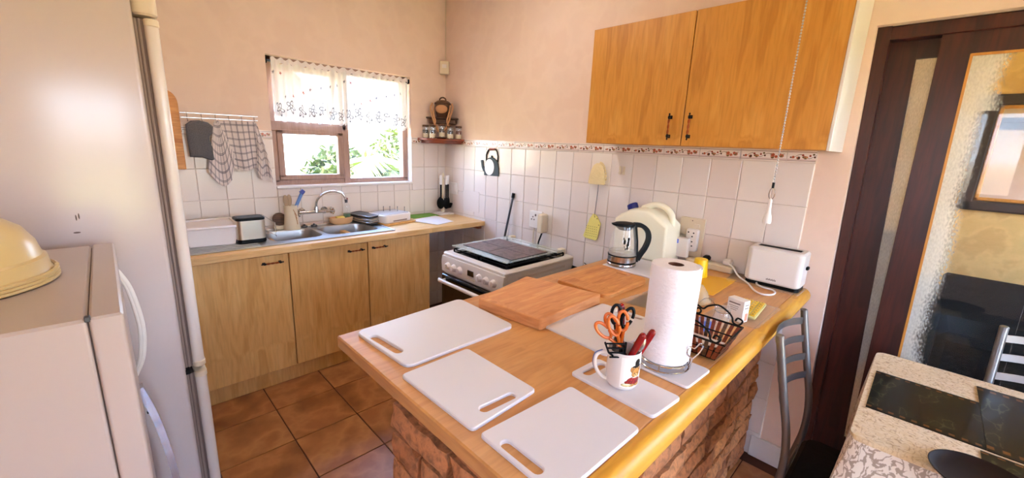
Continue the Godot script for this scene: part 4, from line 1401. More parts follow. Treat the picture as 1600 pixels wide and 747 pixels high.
# ---------------------------------------------------------------- fridge side
func appliances() -> void:
	# tall fridge-freezer, its right side towards us, front towards +x
	var t := thing("fridge_freezer", "tall white fridge-freezer with scuffed side and dark door seals at the left", "fridge", Vector3(-2.45, 0, 1.2))
	var b := wb(t)
	b.prism(rounded(-2.78, -2.172, -1.5, -0.9, 0.012, 4), 0.03, 1.965, lying(), 0.006)
	part(t, "body", b, M.appliance)
	b = wb(t)
	b.prism(rounded(-2.149, -2.114, -1.496, -0.9, 0.016, 5), 0.735, 1.888, lying(), 0.008)
	var door := part(t, "door", b, M.appliance_front)
	b = wb(t)
	b.prism(rounded(-2.149, -2.114, -1.496, -0.9, 0.016, 5), 0.06, 0.708, lying(), 0.008)
	var low := part(t, "freezer_door", b, M.appliance_front)
	b = wb(t)
	b.prism(rounded(-2.172, -2.112, -1.498, -0.9, 0.022, 5), 1.897, 1.97, lying(), 0.006)
	part(t, "top_fascia", b, M.old_plastic)
	for y in [[0.735, 1.888], [0.06, 0.708]]:
		part(t, "seal", wb(t).bx(-2.173, -2.148, y[0], y[1], 0.91, 1.478), M.gasket)
		for k in 2:
			b = wb(t)
			var x: float = -2.1685 + 0.0095 * k
			b.tube([Vector3(x, y[0], 1.479), Vector3(x, y[1], 1.479)], 0.0036, 8)
			part(t, "seal_rib", b, M.seal_rib)
	for y in [[1.868, 1.89], [0.733, 0.755], [0.69, 0.712]]:
		b = wb(t)
		b.prism(rounded(-2.149, -2.112, -1.4985, -0.898, 0.017, 5), y[0], y[1], lying(), 0.003)
		part(door if y[0] > 0.72 else low, "end_cap", b, M.old_plastic)
	b = wb(t)
	b.bx(-2.176, -2.16, 0.712, 0.732, 1.40, 1.494, 0.002)
	part(t, "hinge", b, M.black)
	b = wb(t)
	b.bx(-2.288, -2.278, 0.622, 0.668, 1.499, 1.508, 0.002)
	b.bx(-2.291, -2.275, 0.618, 0.626, 1.499, 1.511, 0.002)
	b.bx(-2.291, -2.275, 0.664, 0.672, 1.499, 1.511, 0.002)
	part(t, "side_clip", b, M.black)
	b = wb(t)
	b.ball(Vector3(-2.37, 1.26, 1.5), Vector3(0.008, 0.0025, 0.0015), 8, 5)
	b.ball(Vector3(-2.36, 1.308, 1.5), Vector3(0.0016, 0.009, 0.0012), 8, 5)
	b.ball(Vector3(-2.366, 1.304, 1.5), Vector3(0.0016, 0.009, 0.0012), 8, 5)
	part(t, "chip", b, M.gasket)
	# lower white freezer in front of it
	t = thing("upright_freezer", "waist-high white freezer in the left foreground with a dome cover on top", "freezer", Vector3(-2.66, 0, 1.925))
	b = wb(t)
	b.prism(rounded(-2.935, -2.3432, -2.252, -1.6, 0.006, 3), 0.03, 1.238, lying(), 0.005)
	part(t, "body", b, M.freezer)
	b = wb(t)
	b.prism(rounded(-2.341, -2.296, -2.255, -1.598, 0.006, 3), 0.86, 1.24, lying(), 0.004)
	var up := part(t, "door", b, M.freezer)
	b = wb(t)
	b.prism(rounded(-2.341, -2.296, -2.255, -1.598, 0.006, 3), 0.05, 0.852, lying(), 0.004)
	var dn := part(t, "lower_door", b, M.freezer)
	b = wb(t)
	b.bx(-2.347, -2.339, 0.06, 1.232, 1.61, 2.244, 0.001)
	part(t, "seal", b, M.gasket)
	b = wb(t)
	b.bx(-2.346, -2.338, 1.233, 1.243, 2.244, 2.254, 0.001)
	part(t, "hinge_pin", b, M.dark_steel)
	for k in 2:
		b = wb(t)
		var o := 0.012 * k
		b.tube(spline([Vector3(-2.300, 1.165 - o, 1.64), Vector3(-2.278 - o * 0.5, 1.10, 1.64), Vector3(-2.266 - o * 0.6, 0.985, 1.64), Vector3(-2.276 - o * 0.5, 0.89, 1.64), Vector3(-2.300, 0.83 + o, 1.64)], 8), 0.0065 - 0.001 * k, 10)
		part(up, "handle", b, M.white_plastic)
	b = wb(t)
	b.strap(spline([Vector3(-2.298, 0.80, 1.66), Vector3(-2.275, 0.70, 1.66), Vector3(-2.258, 0.57, 1.66), Vector3(-2.248, 0.43, 1.66), Vector3(-2.25, 0.30, 1.66), Vector3(-2.272, 0.18, 1.66), Vector3(-2.298, 0.12, 1.66)], 6), Vector3.BACK, 0.034, 0.018)
	part(dn, "handle", b, M.chrome)
	# cake dome
	t = thing("cake_dome", "amber translucent plastic cake dome standing on the white freezer", "dome cover", Vector3(-2.565, 1.24, 1.90))
	var amber := mat(Color(0.84, 0.71, 0.47, 0.80), 0.22)
	amber.clearcoat_enabled = true
	amber.clearcoat = 0.4
	amber.transparency = BaseMaterial3D.TRANSPARENCY_ALPHA
	amber.roughness = 0.28
	b = B.new()
	b.lathe([Vector2(0.172, 0.012), Vector2(0.166, 0.024), Vector2(0.163, 0.048), Vector2(0.157, 0.052), Vector2(0.150, 0.082), Vector2(0.135, 0.110), Vector2(0.108, 0.132), Vector2(0.07, 0.145), Vector2(0.03, 0.149), Vector2(0.0, 0.15)], 48)
	part(t, "dome", b, amber)
	b = B.new()
	for k in 3: b.tube(arc(Vector3(0, 0.004 + 0.007 * k, 0), Vector3(0.174, 0, 0), Vector3(0, 0, 0.174), 0, 352, 44), 0.0042, 6)
	b.cyl(Vector3.ZERO, 0.178, 0.0, 0.006, 48, 0.002)
	part(t, "base", b, amber)
	b = B.new()
	b.tube(arc(Vector3(0, 0.148, 0), Vector3.RIGHT, Vector3.UP, 8, 172, 10).map(func(q): return Vector3(q.x * 0.04, 0.148 + (q.y - 0.148) * 0.025, 0)), 0.006, 8)
	part(t, "handle", b, M.carved)

# ---------------------------------------------------------------- cooker and what hangs on the stove wall
func cooker() -> void:
	var t := thing("gas_cooker", "white freestanding gas cooker with a closed glass lid between the worktops", "cooker", Vector3(-0.46, 0, 1.355))
	var b := wb(t)
	b.bx(-0.745, -0.15, 0.02, 0.775, 1.058, 1.652, 0.004)
	part(t, "body", b, M.white_plastic)
	# hob tray and control fascia
	b = wb(t)
	b.bx(-0.742, -0.13, 0.775, 0.842, 1.058, 1.652, 0.004)
	b.bx(-0.76, -0.13, 0.835, 0.862, 1.055, 1.655, 0.008)
	part(t, "hob", b, M.white_plastic)
	b = wb(t)
	b.prism(PackedVector2Array([Vector2(-0.74, 0.725), Vector2(-0.77, 0.735), Vector2(-0.775, 0.80), Vector2(-0.768, 0.838), Vector2(-0.74, 0.842)]), -1.654, -1.056, Transform3D(Basis(Vector3.RIGHT, Vector3.UP, Vector3.BACK), Vector3(0, 0, 2.71)), 0.003)
	var fascia := part(t, "control_panel", b, M.white_plastic)
	for z in [1.135, 1.197, 1.259, 1.449, 1.512, 1.575]:
		b = wb(t)
		b.tube([Vector3(-0.772, 0.783, z), Vector3(-0.782, 0.783, z), Vector3(-0.797, 0.783, z)], [0.0255, 0.022, 0.0175], 20)
		b.box(Vector3(-0.799, 0.783, z), Vector3(0.006, 0.032, 0.008), 0.002)
		part(fascia, "knob", b, M.hdpe)
	b = wb(t)
	b.bx(-0.778, -0.771, 0.770, 0.806, 1.335, 1.393, 0.002)
	part(fascia, "clock_display", b, M.black_gloss)
	b = wb(t)
	for k in 6: b.bx(-0.777, -0.772, 0.747, 0.755, 1.322 + 0.015 * k, 1.330 + 0.015 * k, 0.001)
	part(fascia, "button", b, M.cream)
	# oven door
	b = wb(t)
	b.bx(-0.775, -0.745, 0.26, 0.715, 1.062, 1.648, 0.004)
	var door := part(t, "oven_door", b, M.black_gloss)
	b = wb(t)
	b.tube([Vector3(-0.80, 0.68, 1.075), Vector3(-0.812, 0.682, 1.09), Vector3(-0.812, 0.682, 1.62), Vector3(-0.80, 0.68, 1.635)], 0.0125, 12)
	for z in [1.10, 1.61]: b.tube([Vector3(-0.775, 0.68, z), Vector3(-0.81, 0.68, z)], 0.010, 8)
	part(door, "handle", b, M.white_plastic)
	b = wb(t)
	b.bx(-0.772, -0.745, 0.06, 0.25, 1.062, 1.648, 0.004)
	part(t, "warming_drawer", b, M.white_plastic)
	b = wb(t)
	b.bx(-0.65, -0.22, 0.80, 0.815, 1.6515, 1.6535, 0.0008)
	b.bx(-0.60, -0.36, 0.77, 0.776, 1.6515, 1.6535, 0.0008)
	part(t, "side_pressing", b, M.appliance_front)
	# black well, burners and pan supports
	b = wb(t)
	b.prism(rounded(-0.715, -0.175, -1.615, -1.095, 0.03, 5), 0.8605, 0.8645, lying())
	part(t, "burner_well", b, M.black_gloss)
	for p in [[-0.575, 1.225], [-0.575, 1.485], [-0.315, 1.225], [-0.315, 1.485]]:
		b = wb(t)
		b.cyl(Vector3(p[0], 0, p[1]), 0.042, 0.864, 0.874, 24, 0.003)
		b.cyl(Vector3(p[0], 0, p[1]), 0.03, 0.874, 0.880, 24, 0.002)
		part(t, "burner", b, M.steel)
	for zc in [1.22, 1.49]:
		b = wb(t)
		b.tube([Vector3(-0.705, 0.880, zc - 0.115), Vector3(-0.185, 0.880, zc - 0.115), Vector3(-0.185, 0.880, zc + 0.115), Vector3(-0.705, 0.880, zc + 0.115)], 0.0055, 6, true)
		for x in [-0.64, -0.51, -0.38, -0.25]: b.tube([Vector3(x, 0.882, zc - 0.115), Vector3(x, 0.882, zc + 0.115)], 0.005, 6)
		for x in [-0.705, -0.185]:
			for z in [zc - 0.115, zc + 0.115]: b.tube([Vector3(x, 0.862, z), Vector3(x, 0.88, z)], 0.0055, 6)
		part(t, "pan_support", b, M.black_matt)
	# glass lid with printed panels
	b = wb(t)
	b.bx(-0.70, -0.19, 0.892, 0.897, 1.068, 1.60, 0.0015)
	var lid := part(t, "lid", b, M.lid_glass)
	var print := bump(tiled(noise_tex(0.02, 161, [Color(0.36, 0.28, 0.27), Color(0.46, 0.37, 0.36), Color(0.40, 0.31, 0.31)], [0.3, 0.5, 0.75]), 0.45, 1.5), 0.1, 163, 1.0, 0.2)
	b = wb(t)
	b.bx(-0.635, -0.305, 0.8975, 0.8985, 1.105, 1.575)
	var mat_part := part(lid, "worktop_saver", b, M.black_matt)
	for x in [[-0.632, -0.473], [-0.467, -0.308]]:
		for z in [[1.108, 1.337], [1.343, 1.572]]:
			b = wb(t)
			b.bx(x[0], x[1], 0.8978, 0.9005, z[0], z[1], 0.001)
			part(lid, "panel", b, print)
	for z in [1.10, 1.575]:
		b = wb(t)
		b.bx(-0.195, -0.145, 0.862, 0.902, z - 0.018, z + 0.018, 0.004)
		part(t, "lid_hinge", b, M.cream)
	mat_part.set_meta("label", "dark backing of the panels on the lid")
	# hose, cables, socket
	t = thing("gas_hose", "orange gas hose with a black end behind the cooker", "hose", Vector3(-0.1, 0.7, 1.72))
	b = wb(t)
	b.tube(spline([Vector3(-0.13, 0.78, 1.665), Vector3(-0.10, 0.76, 1.70), Vector3(-0.085, 0.715, 1.74), Vector3(-0.075, 0.62, 1.78), Vector3(-0.06, 0.4, 1.80)], 6), 0.012, 10)
	part(t, "hose", b, mat(Color(0.52, 0.20, 0.08), 0.5))
	b = wb(t)
	b.tube([Vector3(-0.148, 0.784, 1.652), Vector3(-0.122, 0.774, 1.676)], 0.016, 10)
	part(t, "nut", b, M.black)
	solo("thin_cable", B.new().tube(spline([Vector3(-0.015, 0.795, 1.66), Vector3(-0.02, 0.772, 1.72), Vector3(-0.015, 0.752, 1.79), Vector3(-0.012, 0.70, 1.86)], 5), 0.003, 6), M.black, "thin black cable on the tiles beside the orange gas hose", "cable")
	t = thing("wall_socket", "cream wall socket above the cooker with a white adapter plugged in", "socket", Vector3(-0.011, 1.02, 1.2))
	b = wb(t)
	b.bx(-0.03, -0.010, 0.96, 1.09, 1.135, 1.262, 0.004)
	part(t, "plate", b, M.white_plastic)
	b = wb(t)
	for q in [[1.045, 1.175], [1.025, 1.162], [1.025, 1.188]]: b.tube([Vector3(-0.033, q[0], q[1]), Vector3(-0.029, q[0], q[1])], 0.005, 8)
	b.bx(-0.034, -0.029, 1.052, 1.068, 1.195, 1.207, 0.001)
	part(t, "outlet", b, M.gasket)
	t = thing("plug_adapter", "cream adapter block plugged into the wall socket above the cooker", "adapter", Vector3(-0.03, 1.01, 1.275))
	b = wb(t)
	b.bx(-0.085, -0.0125, 0.945, 1.082, 1.264, 1.315, 0.008)
	part(t, "body", b, M.cream)
	solo("white_cable", B.new().tube(spline([Vector3(-0.02, 0.962, 1.185), Vector3(-0.022, 0.9, 1.18), Vector3(-0.02, 0.7, 1.18)], 5), 0.0055, 8), M.cream, "cream cable dropping from the socket behind the cooker", "cable")
	solo("black_cable", B.new().tube(spline([Vector3(-0.04, 0.948, 1.285), Vector3(-0.035, 0.90, 1.262), Vector3(-0.03, 0.84, 1.24), Vector3(-0.03, 0.7, 1.23)], 5), 0.006, 8), M.black_matt, "dark cable dropping from the adapter behind the cooker", "cable")
	t = thing("leaning_rod", "thin grey metal rod with a black cap leaning on the tiles behind the cooker", "rod", Vector3(-0.05, 0.8, 0.9))
	b = wb(t)
	b.tube([Vector3(-0.075, 0.62, 0.868), Vector3(-0.022, 1.175, 0.945)], 0.0085, 10)
	part(t, "shaft", b, M.dark_steel)
	b = wb(t)
	b.tube([Vector3(-0.0235, 1.16, 0.943), Vector3(-0.021, 1.195, 0.948)], 0.0125, 12)
	part(t, "cap", b, M.black)
	# flat kettle plaque
	t = thing("kettle_plaque", "flat dark green and white kettle-shaped plaque hanging on the tiles", "wall plaque", Vector3(-0.011, 1.31, 0.66))
	b = wb(t)
	var body := PackedVector2Array([Vector2(0.585, 1.308), Vector2(0.765, 1.312), Vector2(0.762, 1.37), Vector2(0.752, 1.41), Vector2(0.735, 1.435), Vector2(0.705, 1.452), Vector2(0.683, 1.458), Vector2(0.681, 1.472), Vector2(0.666, 1.473), Vector2(0.664, 1.458), Vector2(0.63, 1.45), Vector2(0.605, 1.43), Vector2(0.585, 1.385)])
	b.prism(body, 0.011, 0.021, on_right(), 0.002)
	part(t, "body", b, mat(Color(0.045, 0.075, 0.068), 0.6))
	b = wb(t)
	b.prism(PackedVector2Array([Vector2(0.588, 1.335), Vector2(0.588, 1.36), Vector2(0.57, 1.385), Vector2(0.565, 1.43), Vector2(0.553, 1.432), Vector2(0.535, 1.428), Vector2(0.55, 1.37), Vector2(0.57, 1.34)]), 0.011, 0.019, on_right(), 0.001)
	part(t, "spout", b, mat(Color(0.06, 0.07, 0.065), 0.6))
	b = wb(t)
	var oval := PackedVector2Array()
	for i in 28: oval.append(Vector2(0.652 + 0.058 * cos(TAU * i / 28), 1.378 + 0.066 * sin(TAU * i / 28)))
	b.prism(oval, 0.021, 0.023, on_right(), 0.0006)
	part(t, "face", b, M.hdpe)
	b = wb(t)
	b.tube([Vector3(-0.016, 1.425, 0.607), Vector3(-0.016, 1.475, 0.605), Vector3(-0.016, 1.505, 0.622), Vector3(-0.016, 1.518, 0.63), Vector3(-0.016, 1.522, 0.72), Vector3(-0.016, 1.505, 0.735), Vector3(-0.016, 1.47, 0.748), Vector3(-0.016, 1.425, 0.745)], 0.0058, 8)
	var hd := part(t, "handle", b, M.iron)
	b = wb(t)
	b.tube([Vector3(-0.016, 1.521, 0.64), Vector3(-0.016, 1.523, 0.71)], 0.009, 8)
	part(hd, "grip", b, M.shelf_wood)
	# crocheted cover and fly swatter
	t = thing("crochet_cover", "cream crocheted bell-shaped cover hanging on the tiles", "crochet cover", Vector3(-0.02, 1.34, 1.715))
	var wool := bump(mat(Color(0.90, 0.80, 0.60), 0.95), 0.25, 171, 6.0, 0.8)
	b = B.new()
	b.xf = Transform3D(Basis.from_scale(Vector3(0.55, 1, 1)), Vector3(-0.012, 0, 0.0))
	b.lathe([Vector2(0.058, 0.0), Vector2(0.062, 0.01), Vector2(0.056, 0.05), Vector2(0.046, 0.09), Vector2(0.03, 0.12), Vector2(0.012, 0.132), Vector2(0, 0.133)], 28)
	part(t, "bell", b, wool)
	b = B.new()
	b.xf = Transform3D(Basis.from_scale(Vector3(0.6, 1, 1)), Vector3(-0.014, 0, 0.0))
	for k in 9:
		var a := deg_to_rad(12.0 + 16.0 * k)
		b.ball(Vector3(0.01, 0.02 + 0.115 * sin(a * 0.62), 0.064 * cos(a * 0.55)), Vector3(0.009, 0.009, 0.007), 8, 6)
	part(t, "frill", b, wool)
	t = thing("fly_swatter", "yellow fly swatter hanging upside down by its wire below the crocheted cover", "fly swatter", Vector3(-0.016, 0.97, 1.70))
	b = wb(t)
	b.tube([Vector3(-0.02, 1.36, 1.722), Vector3(-0.02, 1.30, 1.722), Vector3(-0.02, 1.13, 1.712)], 0.0022, 6)
	part(t, "wire", b, M.dark_steel)
	b = wb(t)
	b.prism(PackedVector2Array([Vector2(1.635, 0.985), Vector2(1.65, 0.972), Vector2(1.735, 0.968), Vector2(1.748, 0.98), Vector2(1.765, 1.085), Vector2(1.735, 1.13), Vector2(1.715, 1.143), Vector2(1.70, 1.143), Vector2(1.675, 1.105)]), 0.016, 0.0205, on_right(), 0.001)
	var head := part(t, "head", b, mat(Color(0.95, 0.88, 0.48), 0.5))
	b = wb(t)
	for i in 5:
		for j in 6: b.bx(-0.0212, -0.0203, 0.992 + 0.016 * i, 0.995 + 0.016 * i, 1.655 + 0.016 * j, 1.661 + 0.016 * j)
	for p in [[1.115, 1.735], [1.075, 1.752], [1.125, 1.715]]: b.tube([Vector3(-0.0205, p[0], p[1]), Vector3(-0.0212, p[0], p[1])], 0.004, 10)
	var holes := part(head, "perforation", b, mat(Color(0.55, 0.45, 0.10), 0.6))
	holes.set_meta("kind", "stuff")
	for z in [1.868, 1.892]:
		t = thing("stick_on_hook", "tiny cream stick-on hook on the tiles, %s of the pair" % ("left" if z < 1.88 else "right"), "hook", Vector3(-0.011, 1.42, z), 0, "stick-on hooks")
		part(t, "pad", B.new().box(Vector3(-0.003, 0.018, 0), Vector3(0.004, 0.05, 0.016), 0.001), M.cream)
		part(t, "hook", B.new().tube([Vector3(-0.005, 0.012, 0), Vector3(-0.014, 0.0, 0), Vector3(-0.022, 0.006, 0)], 0.003, 6), M.cream)

func wall_cupboard() -> void:
	var t := thing("wall_cabinet", "golden oak double-door wall cabinet hanging above the tiles", "cabinet", Vector3(-0.15, 1.592, 2.36))
	var b := wb(t)
	b.bx(-0.282, -0.002, 1.592, 2.187, 1.802, 1.818)
	b.bx(-0.282, -0.002, 1.592, 1.608, 1.802, 2.92)
	b.bx(-0.282, -0.002, 2.171, 2.187, 1.802, 2.92)
	b.bx(-0.012, -0.002, 1.592, 2.187, 1.802, 2.92)
	part(t, "carcass", b, M.oak_gold)
	part(t, "end_panel", wb(t).bx(-0.3, -0.002, 1.59, 2.188, 2.9205, 2.931, 0.001), M.white_plastic)
	for k in 2:
		var z0: float = [1.8, 2.352][k]
		var z1: float = [2.347, 2.9195][k]
		var door := part(t, "door", wb(t).bx(-0.3, -0.2835, 1.5925, 2.186, z0, z1, 0.0015), M.oak_gold)
		var at := Transform3D(Basis(Vector3.UP, Vector3.FORWARD, Vector3.LEFT), Vector3(-0.3, 1.68, [2.289, 2.386][k]) - t.position)
		pull(door, at, 0.125)
	# pull cord from the ceiling
	t = thing("pull_cord", "beaded light pull cord with a white plastic end hanging before the cabinet", "pull cord", Vector3(-0.42, 1.32, 2.795))
	b = wb(t)
	b.tube([Vector3(-0.42, 1.455, 2.795), Vector3(-0.42, CEIL, 2.795)], 0.0014, 5)
	part(t, "cord", b, M.steel)
	var bead := B.new().ball(Vector3.ZERO, Vector3(0.0034, 0.0042, 0.0034), 8, 6).mesh(Vector3.ZERO)
	for k in 96:
		piece(t, "bead", bead, M.brushed, Transform3D(Basis(), Vector3(0, 0.155 + 0.0105 * k, 0)))
	b = wb(t)
	b.tube([Vector3(-0.42, 1.462, 2.795), Vector3(-0.42, 1.44, 2.795)], 0.005, 8)
	part(t, "clasp", b, M.iron)
	b = wb(t)
	b.tube(arc(Vector3(-0.42, 1.418, 2.795), Vector3(0, 0.022, 0), Vector3(0, 0, 0.010), 0, 345, 20), 0.0018, 6)
	part(t, "ring", b, M.steel)
	b = wb(t)
	b.lathe([Vector2(0, 0), Vector2(0.014, 0.0), Vector2(0.016, 0.008), Vector2(0.013, 0.03), Vector2(0.008, 0.045), Vector2(0.006, 0.09), Vector2(0.003, 0.1), Vector2(0, 0.1)], 16, Vector3(-0.42, 1.30, 2.795))
	part(t, "bob", b, M.white_plastic)

# ---------------------------------------------------------------- brick peninsula
const T := 0.965

func rough_brick(sd: int) -> ArrayMesh:
	var n := noise(9.0, 200 + sd, 3)
	var b := B.new()
	var L := 0.22; var H := 0.08; var D := 0.1
	var nx := 7; var ny := 3
	var pt := func(i: int, j: int, k: int) -> Vector3:
		# k = 0 back, 1 side ring, 2 front face
		var x := (float(i) / nx - 0.5) * L
		var y := (float(j) / ny - 0.5) * H
		var edge := (i == 0 or i == nx or j == 0 or j == ny)
		if k == 0: return Vector3(x, y, -D)
		var z := 0.010 * n.get_noise_2d(x * 1.3, y * 2.0 + sd) + 0.003 * n.get_noise_2d(x * 4.0, y * 6.0)
		if edge: z -= 0.010 + 0.004 * absf(n.get_noise_2d(x * 5.0 + 3.0, y * 5.0))
		var wob := 0.009 * n.get_noise_2d(x * 2.0 + 9.0, sd + y)
		if j == 0 or j == ny: y += wob
		if i == 0 or i == nx: x += 0.012 * n.get_noise_2d(y * 5.0, sd * 3.0 + x)
		return Vector3(x, y, z)
	for i in nx:
		for j in ny:
			b.quad(pt.call(i, j, 2), pt.call(i + 1, j, 2), pt.call(i + 1, j + 1, 2), pt.call(i, j + 1, 2))
	for i in nx:
		b.quad(pt.call(i, 0, 0), pt.call(i + 1, 0, 0), pt.call(i + 1, 0, 2), pt.call(i, 0, 2))
		b.quad(pt.call(i, ny, 2), pt.call(i + 1, ny, 2), pt.call(i + 1, ny, 0), pt.call(i, ny, 0))
	for j in ny:
		b.quad(pt.call(0, j + 1, 0), pt.call(0, j, 0), pt.call(0, j, 2), pt.call(0, j + 1, 2))
		b.quad(pt.call(nx, j, 0), pt.call(nx, j + 1, 0), pt.call(nx, j + 1, 2), pt.call(nx, j, 2))
	return b.mesh(Vector3.ZERO, 50.0)

func peninsula() -> void:
	var t := thing("brick_base", "rough brown brick wall carrying the peninsula worktop", "brick wall", Vector3(-0.88, 0, 2.52))
	part(t, "mortar_core", wb(t).bx(-1.735, -0.012, 0.0, 0.925, 2.265, 2.752), M.mortar)
	var kinds := []
	for k in 10: kinds.append(rough_brick(k))
	rng.seed = 77
	var course := 0.097
	for row in 10:
		var y := 0.868 - course * row
		var odd := row % 2 == 1
		var low := row == 9
		if low: y = 0.022
		# long face towards the dining table
		var x := -1.787 if not odd else -1.662
		while x < -0.03:
			var w := 0.19 + 0.13 * rng.randf()
			if x + w > -0.09: w = -0.015 - x
			var hh := 0.94 + 0.14 * rng.randf()
			if low: hh = 0.5
			piece(t, "brick", kinds[rng.randi() % 10], M["brick%d" % (rng.randi() % 3)], Transform3D(rot(Vector3.BACK, rng.randf_range(-1.6, 1.6)) * Basis.from_scale(Vector3((w - 0.016) / 0.22, hh, 1)), Vector3(x + w / 2 + 0.88, y + rng.randf_range(-0.003, 0.003), 2.788 + 0.012 * rng.randf() - 2.52)))
			x += w
		# end face towards the fridge
		var z := 2.80 if odd else 2.672
		while z > 2.26:
			var w := 0.20 + 0.12 * rng.randf()
			if z - w < 2.32: w = z - 2.235
			piece(t, "brick", kinds[rng.randi() % 10], M["brick%d" % (rng.randi() % 3)], Transform3D(rot(Vector3.UP, -90) * rot(Vector3.BACK, rng.randf_range(-1.5, 1.5)) * Basis.from_scale(Vector3((w - 0.016) / 0.22, 0.5 if low else 0.94 + 0.14 * rng.randf(), 1)), Vector3(-1.772 - 0.012 * rng.randf() + 0.88, y, z - w / 2 - 2.52)))
			z -= w
	t = thing("peninsula_worktop", "long wood-grain peninsula worktop with a rounded golden front edge", "worktop", Vector3(-0.92, 0.927, 2.48))
	part(t, "slab", wb(t).bx(-1.838, -0.012, 0.925, T, 2.03, 2.888, 0.004), M.top)
	var b := wb(t)
	b.prism(PackedVector2Array([Vector2(2.888, T), Vector2(2.902, T), Vector2(2.914, 0.961), Vector2(2.924, 0.951), Vector2(2.930, 0.937), Vector2(2.930, 0.922), Vector2(2.925, 0.911), Vector2(2.915, 0.905), Vector2(2.888, 0.905)]), 0.012, 1.836, on_right())
	part(t, "front_nosing", b, M.nose)

func round_quad(p: Array, r: float) -> PackedVector2Array:
	var out := PackedVector2Array()
	var n := p.size()
	for i in n:
		var c: Vector2 = p[i]
		var a: Vector2 = c + (p[(i + n - 1) % n] - c).normalized() * r
		var d: Vector2 = c + (p[(i + 1) % n] - c).normalized() * r
		for k in 6:
			var s := k / 5.0
			out.append(a.lerp(c, s).lerp(c.lerp(d, s), s))
	return out

func capsule(a: Vector2, b: Vector2, r: float) -> PackedVector2Array:
	var out := PackedVector2Array()
	var d := (b - a).angle()
	for k in 9: out.append(b + Vector2.from_angle(d - PI / 2 + PI * k / 8) * r)
	for k in 9: out.append(a + Vector2.from_angle(d + PI / 2 + PI * k / 8) * r)
	return out

func board(called: String, label: String, p: Array, s: Array, y: float, h: float, m: Material, r := 0.014, sr := 0.012, bev := 0.0022) -> void:
	var b := B.new()
	if s.is_empty():
		var q := PackedVector2Array()
		for v in round_quad(p, r): q.append(Vector2(v.x, -v.y))
		b.prism(q, y, y + h, lying(), bev)
	else:
		b.holed(round_quad(p, r), capsule(s[0], s[1], sr), y, y + h, bev)
	solo(called, b, m, label, "cutting mat" if h < 0.005 else "cutting board", "white cutting boards on the peninsula" if m == M.hdpe_b else "")

